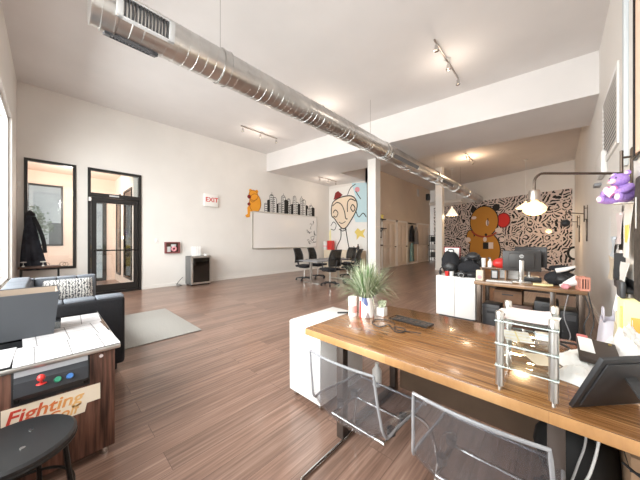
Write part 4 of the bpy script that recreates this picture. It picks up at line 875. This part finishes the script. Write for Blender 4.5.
box_thing('dark_crate',(-.12,5.05,0),(.28,.36,.298),BRONZE,'dark crate carrying the black printer','crate')
pc_=thing('computer_tower','black computer tower under the right end of second desk','computer',(.11,5.05,0))
mb=MB(); mb.box((-.09,-.2,.01),(.09,.2,.42),.008); mb.build('tower_case',BLACKP,pc_)
mb=MB(); mb.box((-.07,-.203,.3),(.07,-.2,.38)); mb.build('drive_bay',DGREY,pc_)
for s in (-.06,.06):
    mb=MB(); mb.box((s-.015,-.19,0),(s+.015,.19,.01)); mb.build('foot',DGREY,pc_)
for k,(P0,l,m) in enumerate([([(.25,4.66,.69),(.29,4.64,.5),(.24,4.62,.3),(.28,4.6,.1),(.22,4.58,.01)],'black cable falling from the second desk to the floor',BLACKP),([(.28,4.68,.73),(.33,4.66,.4),(.30,4.62,.2),(.34,4.56,.012),(.26,4.5,.012)],'thin black cable beside the right wall under the second desk',BLACKP),([(.10,4.66,.68),(.06,4.64,.4),(.12,4.62,.15),(.05,4.6,.012)],'grey cable hanging before the computer tower',MGREY)]):
    mb=MB(); mb.tube(smooth2(P0,5),.006,6); o=mb.build('cable',m); tag(o,l,'cable')
#@@PART5
# ---- big bamboo table
tt=thing('long_table','long glossy bamboo topped table in the foreground','table',(-.48,1.84,0))
x0,x1,y0,y1=-.91,.90,-.51,.51
mb=MB(); mb.box((x0,y0,.692),(x1,y1,.74),.004); mb.build('tabletop',BAMBOO,tt)
mb=MB(); mb.box((x0-.002,y0-.004,.688),(x1,y0+.002,.736),.003); mb.build('front_edge',BAMEDGE,tt)
STEEL=mat('brown_steel',(.085,.065,.055),.4,.55)
for xc in (-.645,.475):
    mb=MB()
    for y in (-.40,.38): mb.box((xc-.028,y-.03,0),(xc+.028,y+.03,.69),.004)
    mb.box((xc-.028,-.37,0),(xc+.028,.35,.04),.004); mb.box((xc-.028,-.37,.64),(xc+.028,.35,.688),.004); mb.build('frame_leg',STEEL,tt)
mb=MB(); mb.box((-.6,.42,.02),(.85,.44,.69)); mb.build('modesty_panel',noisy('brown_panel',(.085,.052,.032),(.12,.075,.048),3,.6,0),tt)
mb=MB(); mb.box((-.617,.34,.52),(.447,.38,.56)); mb.build('cross_bar',BLACKM,tt)
mb=MB(); mb.tube(arc((0,0,.0),.05,0,340,18,'xz'),.004,6); mb.tube(arc((.02,-.01,.01),.04,30,330,18,'xz'),.004,6); o=mb.build('cable_coil',BLACKP,None,(-.36,2.235,.43)); tag(o,'small black cable coil against the brown panel under the table','cable')
# pedestal on casters
pd=thing('drawer_pedestal','white pedestal cabinet on casters at the left end of table','cabinet',(-1.58,1.80,0))
mb=MB(); mb.box((-.19,-.29,.06),(.19,.30,.683),.006); mb.build('body',WHITE,pd)
mb=MB(); mb.box((-.188,-.305,.065),(.188,-.29,.68),.004); mb.build('front_panel',WHITE,pd)
for sx in (-.15,.15):
    for sy in (-.25,.26):
        mb=MB(); c=Vector((sx,sy,.026)); mb.tube([c-Vector((.012,0,0)),c+Vector((.012,0,0))],.026,14); mb.box((sx-.018,sy-.012,.03),(sx+.018,sy+.018,.06),.003); mb.build('caster',CHROME,pd)
mb=MB(); mb.box((-.11,-.012,0),(.11,.012,.012),.003); o=mb.build('remote_control',BLACKP,None,(-1.50,2.02,.683),.8); tag(o,'thin black remote lying on the white pedestal','remote')
mb=MB(); mb.lathe([(0,0),(.045,0),(.045,.14),(.02,.18),(.02,.21),(0,.21)],(0,0,0),16); o=mb.build('white_bottle',WHITE,None,(-1.28,2.18,0)); tag(o,'white bottle on the floor under the left table end','bottle')
# clear chairs
def clear_chair(label):
    t=thing('clear_chair',label,'chair',(0,0,0),0,'clear chairs at the bamboo table')
    prof=smooth2([(-.275,.80),(-.262,.70),(-.245,.60),(-.232,.52),(-.205,.455),(-.15,.435),(-.05,.432),(.08,.438),(.18,.452),(.235,.452),(.262,.435)],4)
    NP=len(prof)
    def f(u,v):
        i=v*(NP-1); k=min(int(i),NP-2); q=i-k; a,b=prof[k],prof[k+1]; y=a[0]+(b[0]-a[0])*q; z=a[1]+(b[1]-a[1])*q
        s=2*u-1; w=.198+.032*min(1,v*2.2); back=max(0,1-v*2.4)
        lift=.062*abs(s)**2.6*math.exp(-((v-.50)/.20)**2)+.02*abs(s)**3*max(0,min(1,(v-.4)*4))*(1-v**6)
        return (s*w, y-.035*back*(1-s*s)-.02*math.exp(-((v-.42)/.16)**2)*(1-s*s), z+lift+.008*(1-s*s)*back)
    mb=MB(); mb.grid(f,15,36,.006); sh=mb.build('shell',ACR,t)
    ed=[f(0,i/30) for i in range(31)]+[f(i/10,1) for i in range(1,11)]+[f(1,1-i/30) for i in range(1,31)]+[f(1-i/10,0) for i in range(1,10)]
    mb=MB(); mb.tube(ed,.0065,8,closed=True); mb.build('shell_rim',ACRE,sh)
    for sx in (-1,1):
        for y in (-.05,.09):
            mb=MB(); mb.cyl((sx*.165,y,.405),.022,.031,16); mb.build('seat_buffer',BLACKP,t)
    # chrome cantilever tube: one closed run
    side=lambda s:[(s*.165,-.12,.395),(s*.165,.14,.395),(s*.19,.20,.38),(s*.25,.255,.30),(s*.29,.275,.12),(s*.295,.262,.035),(s*.295,.225,.014),(s*.295,.10,.013),(s*.295,-.20,.013),(s*.29,-.255,.013),(s*.25,-.285,.013)]
    P_=smooth2(side(-1),4)+[p for p in reversed(smooth2(side(1),4))]
    mb=MB(); mb.tube(P_,.0115,10,closed=True); mb.tube([(-.165,-.12,.395),(.165,-.12,.395)],.0115,10); mb.tube([(-.165,.10,.395),(.165,.10,.395)],.0095,8); mb.build('chrome_frame',CHROME,t)
    return t
cc=clear_chair('clear smoked plastic chair beside the white pedestal'); cc.location=(-.79,1.255,0)
dup(cc,(-.215,1.255,0),0,'clear smoked plastic chair before the glass tier shelf')
# ---- plant group
pl=thing('grass_plant','bushy pale spider grass in a printed can on the bamboo table','plant',(-1.215,1.89,.74))
mb=MB(); mb.lathe([(0,0),(.062,0),(.064,.004),(.062,.01),(.062,.165),(.064,.17),(.057,.17),(.055,.15),(0,.15)],(0,0,0),28)
def can_mat():
    m,nt,b=nm('printed_can'); v=coords(nt,(14,14,5))
    vo=N(nt,'ShaderNodeTexVoronoi'); vo.inputs['Scale'].default_value=1.6; nt.links.new(v,vo.inputs['Vector'])
    sep=N(nt,'ShaderNodeSeparateColor'); nt.links.new(vo.outputs['Color'],sep.inputs[0])
    nt.links.new(ramp(nt,sep.outputs[0],[(0,(.75,.72,.70)),(.4,(.45,.06,.05)),(.55,(.8,.76,.72)),(.7,(.10,.13,.28)),(.82,(.25,.2,.2)),(.92,(.7,.68,.65))],'CONSTANT'),b.inputs['Base Color']); b.inputs['Roughness'].default_value=.3; return m
mb.build('can',can_mat(),pl)
mb=MB(); mb.cyl((0,0,.149),.055,.004,20); mb.build('soil',SOIL,pl)
mb=MB(); rn=random.Random(5)
def blade(mb,r0,an,out,up,droop,w,mi):
    pts=[]; 
    for k in range(7):
        t=k/6; pts.append((r0*math.cos(an)+out*t*math.cos(an), r0*math.sin(an)+out*t*math.sin(an), .155+up*(t*1.35-.35*t*t*2*droop)))
    side=Vector((-math.sin(an),math.cos(an),0)); t_=bmesh.new(); A=[];B=[]
    for k,p in enumerate(pts):
        ww=w*(1-(k/6)**2)+.0005; A.append(t_.verts.new(Vector(p)+side*ww)); B.append(t_.verts.new(Vector(p)-side*ww))
    for k in range(6): t_.faces.new((A[k],A[k+1],B[k+1],B[k]))
    mb.m(mi); mb._merge(t_)
for i in range(720):
    an=rn.uniform(0,2*PI); q=rn.random(); out=.05+.29*q*rn.uniform(.6,1.05); up=.33-.22*q*rn.random()
    blade(mb,rn.uniform(.0,.045),an,out,up*rn.uniform(.7,1.05),.4+1.9*q*rn.random(),rn.uniform(.0022,.004),0 if rn.random()<.75 else 1)
mb.build('leaves',[LEAFP,LEAFD],pl)
mb=MB(); mb.lathe([(0,0),(.036,0),(.038,.165),(.034,.165),(.032,.01),(0,.01)],(0,0,0),24); mb.m(1); mb.lathe([(.0365,.03),(.0378,.03),(.0382,.09),(.0365,.09)],(0,0,0),24); o=mb.build('tumbler',[WHITEM,mat('faded_red_band',(.62,.33,.30),.5)],None,(-1.315,1.83,.74)); tag(o,'white tumbler with faded red band left of the plant can','cup')
wp=thing('square_pot','small square white pot right of the plant can','pot',(-1.125,2.0,.74))
mb=MB(); mb.box((-.035,-.035,0),(.035,.035,.075),.005); mb.build('pot_body',WHITE,wp)
mb=MB(); rn=random.Random(9)
for i in range(60):
    a=rn.uniform(0,2*PI); mb.ell((rn.uniform(0,.035)*math.cos(a),rn.uniform(0,.035)*math.sin(a),.08+rn.random()*.05),(.013,.013,.006),1,Matrix.Rotation(rn.random()*2,3,'X'))
mb.build('foliage',LEAFP,wp)
# wire basket pad and cable
wbk=thing('wire_tray','black wire mesh tray lying flat on the bamboo table','tray',(-.86,1.98,.742),-.08)
mb=MB()
for k in range(13): 
    x=-.15+.3*k/12; mb.tube([(x,-.055,.004),(x+.012*(-1)**k,.055,.004)],.0022,5)
for k in range(6):
    y=-.055+.11*k/5; mb.tube([(-.155,y,.007),(.155,y,.007)],.0022,5)
mb.build('mesh',BLACKM,wbk)
mb=MB(); mb.tube([(-.16,-.06,.012),(.16,-.06,.012),(.16,.06,.012),(-.16,.06,.012)],.004,6,closed=True); mb.build('rim',BLACKM,wbk)
mb=MB(); mb.tube(smooth2([(-.93,1.86,.745),(-1.03,1.90,.745),(-1.10,1.84,.745),(-1.06,1.74,.745),(-.98,1.72,.745),(-.96,1.80,.745),(-.90,1.75,.745),(-.84,1.70,.745),(-.80,1.74,.745),(-.83,1.80,.745),(-.90,1.79,.746),(-.85,1.73,.748),(-.77,1.77,.745),(-.70,1.79,.745)],6),.0035,6); o=mb.build('cable',BLACKP); tag(o,'thin black cable looped on the bamboo table by the wire tray','cable')
# ---- glass tier shelf
gs=thing('glass_tier_shelf','desktop shelf of clear glass tiers on four aluminium posts','shelf',(-.10,1.50,.74))
hx,hy=.088,.132
for sx in (-1,1):
    for sy in (-1,1):
        mb=MB(); mb.lathe([(0,0),(.007,0),(.007,.018),(.0155,.022),(.0155,.098),(.012,.1),(.012,.116),(.0155,.118),(.0155,.196),(.012,.198),(.012,.212),(.0155,.214),(.0155,.296),(.012,.298),(.012,.31),(.0155,.312),(.0155,.342),(.013,.346),(0,.346)],(sx*hx,sy*hy,0),18); mb.build('post',ALU,gs)
for z in (.108,.205,.304):
    mb=MB(); mb.box((-hx-.014,-hy-.014,z-.004),(hx+.014,hy+.014,z+.004),.003); sh=mb.build('glass_tier',SHELFG,gs)
    mb=MB(); k_=.015; e=[(-hx-k_,-hy-k_),(hx+k_,-hy-k_),(hx+k_,hy+k_),(-hx-k_,hy+k_)]
    mb.tube([(x,y,z) for x,y in e],.0025,6,closed=True); mb.build('polished_edge',GEDGE,sh)
def sheet(loc,w,h,rz,m,label,curl=.0,cat='paper',group=None):
    mb=MB(); mb.grid(lambda u,v:((u-.5)*w,(v-.5)*h,.0006+curl*(2*u-1)**4*(.6+.4*v)),9,5,.0008); o=mb.build('paper_sheet',m,None,loc,rz); return tag(o,label,cat,group)
sheet((-.10,1.52,.74+.3095),.165,.25,.06,PINKP,'pinkish white paper lying on top of the glass tier shelf',.006)
sheet((-.105,1.54,.74+.3088),.225,.10,-.1,PAPER,'white paper crosswise under the pinkish paper on the glass shelf')
sheet((-.14,1.50,.74+.2095),.10,.15,.2,[sheet_mat('coloured_flyer',(.80,.80,.76),(.75,.65,.3),(.06,.05))],'printed flyer with yellow lines on the middle glass tier',.003)
mb=MB(); mb.box((-.03,-.02,0),(.03,.02,.03),.003); mb.m(1).box((-.031,-.021,.02),(.031,.021,.026)); o=mb.build('small_box',[WHITE,mat('pale_blue',(.45,.6,.7),.6)],None,(-.045,1.53,.9498),.2); tag(o,'tiny white box with blue band on the middle glass tier','box')
sheet((-.06,1.54,.74+.1125),.09,.13,.5,CREAM,'cream card on the lowest glass tier',.002)
# ---- framed tablet leaning on its stand, back towards us
tb_=thing('picture_easel','black display frame seen from behind leaning on its stand','frame',(.04,1.40,.743),math.atan2(.743,.667))
W_=.30; Hh=.236; lean=math.asin(min(.99,.105/.258)); Rx=Matrix.Rotation(lean,3,'X')
mb=MB(); t_=MB(); 
mb.box((0,-.0,0),(W_,.016,.258),.004); mb.box((.02,-.006,.02),(W_-.02,0,.238),.003)
bmesh.ops.transform(mb.bm,matrix=Rx.to_4x4(),verts=mb.bm.verts[:]); bk=mb.build('frame_back',BLACKP,tb_)
mb=MB(); mb.box((.012,.0155,.012),(W_-.012,.0175,.246)); bmesh.ops.transform(mb.bm,matrix=Rx.to_4x4(),verts=mb.bm.verts[:]); mb.build('glass_face',SMOKE,bk)
mb=MB(); top=Rx@Vector((.15,-.006,.17)); mb.prism([(-.028,0),(.028,0),(.022,1),(-.022,1)],lambda u,v:tuple(Vector((.15+u,-.20,.0))*(1-v)+(top+Vector((u,0,0)))*v),(0,.008,.003)); mb.build('kickstand',BLACKP,tb_)
# ---- paper pile with binder
def crumple(w,h,d,seed):
    rn=random.Random(seed); p=[rn.uniform(0,6) for _ in range(6)]
    def f(u,v):
        e=min(1,6*min(u,1-u,v,1-v)); z=d*(.35+.65*math.sin(PI*u)*math.sin(PI*v))*(.75+.25*math.sin(9*u+p[0])*math.sin(7*v+p[1]))*(.15+.85*e)+.13*d*math.sin(17*u+p[2])*math.sin(15*v+p[3])*e+.10*d*abs(math.sin(31*u+9*v+p[0]))*e
        return ((u-.5)*w*(1+.06*math.sin(8*v+p[4])),(v-.5)*h*(1+.06*math.sin(9*u+p[5])),max(0.002,z))
    return f
mb=MB(); mb.grid(crumple(.2,.22,.07,2),24,24,.002); o=mb.build('crumpled_paper',PAPER,None,(.09,1.93,.741),.4); tag(o,'crumpled white paper on the table under the black binder','paper')
mb=MB(); mb.grid(crumple(.18,.18,.06,5),24,24,.002); o=mb.build('crumpled_paper',PAPER,None,(.075,1.72,.741),-.5); tag(o,'crumpled white paper between black binder and display frame','paper')
bd=thing('binder','dark brown box file with white label on the paper heap','binder',(.15,1.93,.822),.05)
def rot(mb,*rs):
    M=Matrix.Identity(4)
    for a,ax in rs: M=M@Matrix.Rotation(a,4,ax)
    bmesh.ops.transform(mb.bm,matrix=M,verts=mb.bm.verts[:]); return mb
TI=((.30,'X'),(.10,'Y'))
mb=MB(); mb.box((-.072,-.09,-.016),(.072,.09,.016),.005); rot(mb,*TI).build('case',mat('dark_brown_case',(.04,.028,.023),.55),bd)
mb=MB(); mb.box((-.07,-.04,.0162),(-.015,.085,.0175)); rot(mb,*TI).build('label_sticker',PAPER,bd)
mb=MB(); mb.cyl((.05,.07,.016),.007,.004,12); rot(mb,*TI).build('snap_button',mat('brass',(.5,.38,.15),.35,1),bd)
mb=MB(); mb.grid(crumple(.2,.34,.2,9),26,26,.002); o=mb.build('envelope_heap',PAPER,None,(.29,2.14,.741),.1); tag(o,'tall heap of white paper envelopes by the right wall','paper')
mb=MB(); mb.grid(crumple(.18,.24,.10,12),24,24,.002); o=mb.build('envelope_heap',WHITEM,None,(.315,1.82,.741),-.1); tag(o,'lower white paper heap just behind the display frame','paper')
mb=MB(); mb.box((-.03,-.02,0),(.03,.02,.03),.006); o=mb.build('stapler',BLACKP,None,(.235,2.22,.742),.4); tag(o,'black stapler beside the tall envelope heap','stapler')
mb=MB(); mb.tube(smooth2([(.02,2.0,.75),(.05,2.1,.76),(.0,2.2,.755),(.06,2.25,.75),(.12,2.2,.76)]),.007,6); o=mb.build('dark_cable',BLACKP); tag(o,'thick dark cable on the table behind the paper heap','cable')
mb=MB(); mb.box((-.05,-.03,0),(.05,.03,.016),.004); o=mb.build('charger',DGREY,None,(.02,1.98,.742),.6); tag(o,'dark charger block left of the paper heap','charger')
mb=MB(); mb.box((-.025,-.02,0),(.025,.02,.07),.006); o=mb.build('red_tin',mat('dull_red',(.45,.12,.12),.5),None,(.11,2.27,.74)); tag(o,'small dull red tin at the back edge behind binder','tin')
# ---- under the table at right
kb_=thing('duffel_bag','large black bag on the floor under the right table end','bag',(.07,2.02,0))
mb=MB(); mb.ell((0,0,.20),(.17,.19,.21),3,None,.05,21); mb.build('bag_body',mat('black_nylon',(.008,.008,.008),.7),kb_)
mb=MB(); mb.tube(smooth2([(-.08,-.1,.36),(-.05,-.14,.44),(.05,-.14,.44),(.08,-.1,.36)]),.012,6); mb.build('handle',BLACKP,kb_)
box_thing('cardboard_box',(.335,1.95,0),(.19,.3,.42),CARD,'brown cardboard box under the table against the right wall','box')
for P0,l,m,r in [([(.03,1.44,.30),(.06,1.50,.36),(.10,1.56,.42),(.13,1.62,.56),(.12,1.7,.69)],'thick white cable rising behind the right table leg',WHITE,.005),([(.035,1.45,.40),(.06,1.52,.45),(.09,1.6,.55),(.07,1.7,.69)],'grey cable above the thick white cable under table',LGREY,.004),([(.035,1.46,.26),(.07,1.5,.22),(.08,1.52,.1),(.05,1.5,.012)],'thin white cable dropping beside the right table leg',WHITE,.005),([(.40,1.6,.69),(.34,1.62,.55),(.36,1.6,.45),(.27,1.62,.44),(.2,1.66,.46)],'black cable hanging before the cardboard box',BLACKP,.006)]:
    mb=MB(); mb.tube(smooth2(P0,6),r,6); o=mb.build('cable',m); tag(o,l,'cable')
# ---- cocktail arcade table
ac=thing('arcade_table','walnut cocktail arcade table with joystick and golf game sign','arcade table',(-2.68,-.05,0))
FXX=.53 # front face, local x
mb=MB(); mb.box((-.53,-.37,.05),(FXX,.36,.69),.006); mb.build('cabinet',WALNUT,ac)
mb=MB(); mb.box((-.56,-.385,.69),(.565,.385,.716),.006); mb.build('table_rim',ALU,ac)
mb=MB(); mb.box((-.55,-.378,.716),(.555,.378,.7185)); mb.build('glass_top',SMOKE,ac)
mb=MB(); mb.box((FXX-.02,-.08,.50),(FXX+.012,.235,.688),.004); cp=mb.build('control_panel',BLACKP,ac)
mb=MB(); mb.prism([(.012,.52),(.05,.56),(.04,.63),(.012,.655)],lambda u,v:(FXX+u,-.07,v),(0,.295,0)); mb.build('control_shelf',mat('worn_black',(.03,.032,.038),.5),cp)
mb=MB(); mb.box((FXX+.012,-.07,.655),(FXX+.016,.225,.688)); mb.build('silver_strip',mat('grey_strip',(.42,.43,.46),.4),cp)
n_=Vector((.34,0,.94))
mb=MB(); b=Vector((FXX+.045,.03,.60)); mb.tube([b,b+Vector((.035,0,.035))],.006,8); mb.ell(b+Vector((.042,0,.048)),(.017,.017,.019),2); mb.lathe([(0,0),(.022,0),(.018,.004),(0,.006)],b,16); mb.build('joystick',RED,cp)
for y,m,nn in ((.095,GREEN,'green_button'),(.145,BLUE,'blue_button')):
    mb=MB(); b=Vector((FXX+.044,y,.598)); mb.tube([b,b+Vector((.012,0,.006))],[.017,.013],16); mb.build(nn,m,cp)
mb=MB(); 
for y in (-.06,.215): mb.box((FXX+.012,y-.012,.52),(FXX+.03,y+.012,.60),.003)
mb.build('side_latch',BLACKM,cp)
for y,z in ((.29,.655),):
    mb=MB(); mb.cyl((FXX,y,z),.010,.004,14,axis='x'); mb.build('cap_screw',PINKP,ac)
sn=MB(); sn.prism([(-.115,.495),(.285,.485),(.285,.385),(.222,.385),(.212,.335),(-.10,.335),(-.115,.36)],lambda u,v:(FXX+.001,u,v),(.003,0,0)); sgn=sn.build('game_sign',mat('cream_sign',(.83,.72,.58),.5),ac)
TM=lambda y,z:Matrix.Translation((FXX+.0045,y,z))@Matrix.Rotation(PI/2,4,'Z')@Matrix.Rotation(PI/2,4,'X')
grad=[mat('sign_letters_%s'%c,v,.5) for c,v in (('red',(.55,.05,.03)),('vermilion',(.60,.10,.04)),('orange',(.68,.20,.06)),('amber',(.74,.33,.10)),('gold',(.78,.46,.18)))]
text('lettering','Fighting',.098,None,sgn,TM(-.105,.408),.25,.0008,grad)
text('lettering','Golf',.075,None,sgn,TM(.045,.347),.25,.0008,grad[2:])
for sx in (-.48,.48):
    for sy in (-.32,.31):
        mb=MB(); mb.cyl((sx,sy,0),.025,.05,14); mb.build('foot',CHROME,ac)
Z0=.7195
for k,(x,y,w,h,rz,l) in enumerate([(-2.30,.10,.36,.46,.03,'printed story sheet at the front corner of the arcade table'),(-2.33,-.28,.36,.30,-.02,'printed story sheet behind the black stool on the arcade edge'),(-2.62,.10,.36,.42,.05,'printed story sheet in the middle of the arcade table by the bin'),(-2.97,.2,.34,.24,-.04,'printed story sheet at the rear corner of the arcade table')]):
    sheet((x,y,Z0+.0012*k),w,h,rz,STORY,l,.0,'paper','story sheets on the arcade table')
bn=thing('storage_bin','dark grey tapered bin with taupe lining on the arcade table','bin',(-2.83,-.16,.7245))
def taper(mb,a,b,z0,z1,flip=False):
    t=bmesh.new(); A=[t.verts.new((sx*a[0],sy*a[1],z0)) for sx,sy in ((-1,-1),(1,-1),(1,1),(-1,1))]; B=[t.verts.new((sx*b[0],sy*b[1],z1)) for sx,sy in ((-1,-1),(1,-1),(1,1),(-1,1))]
    for k in range(4): t.faces.new((A[k],A[(k+1)%4],B[(k+1)%4],B[k]))
    t.faces.new(A[::-1]); bmesh.ops.recalc_face_normals(t,faces=t.faces[:]); bmesh.ops.solidify(t,geom=t.faces[:],thickness=.006); mb._merge(t)
mb=MB(); taper(mb,(.16,.195),(.19,.225),.0,.305); mb.build('bin_shell',mat('bin_grey',(.050,.054,.062),.6),bn,smooth=False)
mb=MB(); taper(mb,(.15,.185),(.182,.217),.02,.30); mb.build('lining',TAN,bn,smooth=False)
# ---- stool
st=thing('stool','round black stool in front of the arcade table','stool',(-1.80,-.10,0))
mb=MB(); mb.lathe([(0,.445),(.19,.445),(.205,.452),(.207,.47),(.195,.48),(0,.482)],(0,0,0),40); mb.build('seat',mat('black_vinyl',(.016,.016,.017),.38),st)
mb=MB(); mb.tube([(.2*math.cos(a),.2*math.sin(a),.446) for a in [2*PI*i/36 for i in range(36)]],.009,8,closed=True); mb.build('seat_ring',BLACKM,st)
for k in range(4):
    a=math.radians(68+90*k); mb=MB(); mb.tube([(.17*math.cos(a),.17*math.sin(a),.446),(.195*math.cos(a),.195*math.sin(a),.22),(.21*math.cos(a),.21*math.sin(a),0)],.0105,8); mb.build('leg',BLACKM,st)
mb=MB(); mb.tube([(.195*math.cos(a),.195*math.sin(a),.2) for a in [2*PI*i/36 for i in range(36)]],.007,6,closed=True); mb.build('foot_ring',BLACKM,st)
for k in range(3):
    a=math.radians(20+120*k); mb=MB(); mb.cyl((.08*math.cos(a),.08*math.sin(a),.481),.010,.004,12); mb.build('bolt',CHROME,st)
# ---- lobby and street
mb=MB(); mb.box((-.5,-.35,0),(.5,.35,.012),.004); mb.m(1).box((-.1,-.3,.012),(.1,-.15,.014)); mb.m(2).box((-.06,-.27,.0141),(.06,-.18,.0145)); o=mb.build('door_mat',[MATM,BLACKP,LGREY],None,(-9.6,1.15,.001)); tag(o,'beige lobby mat behind the glass door','mat')
yb=thing('news_box','yellow newspaper box outside the lobby entrance','box',(-13.4,1.05,-.15))
mb=MB(); mb.box((-.25,-.22,.45),(.25,.22,1.35),.03); mb.build('box_body',YEL,yb)
mb=MB(); mb.box((.25,-.16,.85),(.256,.16,1.2)); mb.build('window_panel',SMOKE,yb)
mb=MB(); mb.cyl((0,0,0),.06,.46,14); mb.cyl((0,0,0),.18,.03,20); mb.build('post',DGREY,yb)
def tree(loc,h,r,seed,label):
    t=thing('tree',label,'tree',loc); rn=random.Random(seed)
    mb=MB(); mb.tube([(0,0,0),(.05,.02,h*.3),(.0,.05,h*.6),(.02,0,h*.85)],[.11,.09,.07,.03],10)
    for k in range(7):
        a=rn.uniform(0,6.28); z=h*rn.uniform(.35,.7); mb.tube([(0,.03,z),(r*.35*math.cos(a),r*.35*math.sin(a),z+.3),(r*.75*math.cos(a),r*.75*math.sin(a),z+.7)],[.04,.025,.01],6)
    mb.build('trunk',BARK,t)
    mb=MB(); 
    for k in range(1300):
        v=Vector((rn.gauss(0,1),rn.gauss(0,1),rn.gauss(0,1))); v.normalize(); v*=r*rn.random()**.4
        c=Vector((v.x,v.y,h*.72+v.z*.95)); tt_=bmesh.new(); s_=rn.uniform(.05,.1); q=Matrix.Rotation(rn.random()*6,3,Vector((rn.random()-.5,rn.random()-.5,rn.random()-.5)).normalized())
        vs=[tt_.verts.new(c+q@Vector(p)*s_) for p in ((-1,0,0),(0,-.45,.1),(1,0,0),(0,.45,.1))]; tt_.faces.new(vs); mb._merge(tt_)
    mb.build('foliage',noisy('dusty_leaf',(.12,.15,.10),(.30,.33,.26),3,.7,0),t)
tree((-15.2,-.75,-.15),3.0,.95,3,'leafy tree outside the lobby window')
bl=thing('building','pale building across the street behind the tree','building',(-26,2,-.15))
mb=MB(); mb.box((-3,-14,0),(3,9,7.4)); mb.build('facade',paintm('facade_paint',(.55,.53,.52)),bl)
for y in (-9,-5,-1,3,7):
    mb=MB(); mb.box((3.0,y-.9,1.0),(3.05,y+.9,2.6)); f_=mb.build('window',DGREY,bl)
mb=MB(); mb.box((-3.1,-14.1,7.4),(3.15,9.1,7.6)); mb.build('parapet',LGREY,bl)
# ------------------------------------------------------------------ light
w=bpy.data.worlds.new('World'); scn.world=w; w.use_nodes=True; bg=w.node_tree.nodes['Background']; bg.inputs[0].default_value=(.93,.97,1,1); bg.inputs[1].default_value=2.0
def area(name,loc,rot_,sx,sy,e,c):
    l=bpy.data.lights.new(name,'AREA'); l.shape='RECTANGLE'; l.size=sx; l.size_y=sy; l.energy=e; l.color=c
    o=bpy.data.objects.new(name,l); COL.objects.link(o); o.location=loc; o.rotation_euler=rot_; return o
area('window_daylight',(-3.8,FW-2.3,3.0),(PI/2-.08,0,0),9.5,4.6,2000,(1,.985,.97))
def point(name,loc,e,c=(1,.80,.58),r=.12):
    l=bpy.data.lights.new(name,'POINT'); l.energy=e; l.color=c; l.shadow_soft_size=r
    o=bpy.data.objects.new(name,l); COL.objects.link(o); o.location=loc; return o
for x,y,z,e in [(-1.46,4.95,4.2,10),(-4.32,4.7,4.25,14),(-6.87,4.6,4.35,12),(-7.45,8.5,3.6,16),(-2.6,11.6,4.35,34)]: point('track_glow',(x,y,z),e,(1,.70,.45) if y>10 else (1,.86,.72))
point('lobby_fill',(-10,.5,2.7),75,(1,.90,.80),.2)  # unseen fill light added to brighten the lobby, no fixture behind it
# ------------------------------------------------------------------ camera
cam=bpy.data.cameras.new('camera'); co_=bpy.data.objects.new('camera',cam); COL.objects.link(co_); scn.camera=co_
co_.location=(0,0,1.4); co_.rotation_euler=(PI/2,0,math.radians(43)); cam.sensor_width=36; cam.lens=36*255/640; cam.clip_start=.02; cam.clip_end=200
vs=scn.view_settings; vs.view_transform='Standard'; vs.look='None'; vs.gamma=1; vs.exposure=.02
try: vs.use_curve_mapping=False
except Exception: pass
cy=scn.cycles; cy.max_bounces=12; cy.diffuse_bounces=6; cy.glossy_bounces=5; cy.transmission_bounces=8; cy.transparent_max_bounces=24; cy.sample_clamp_indirect=8
cy.use_denoising=True
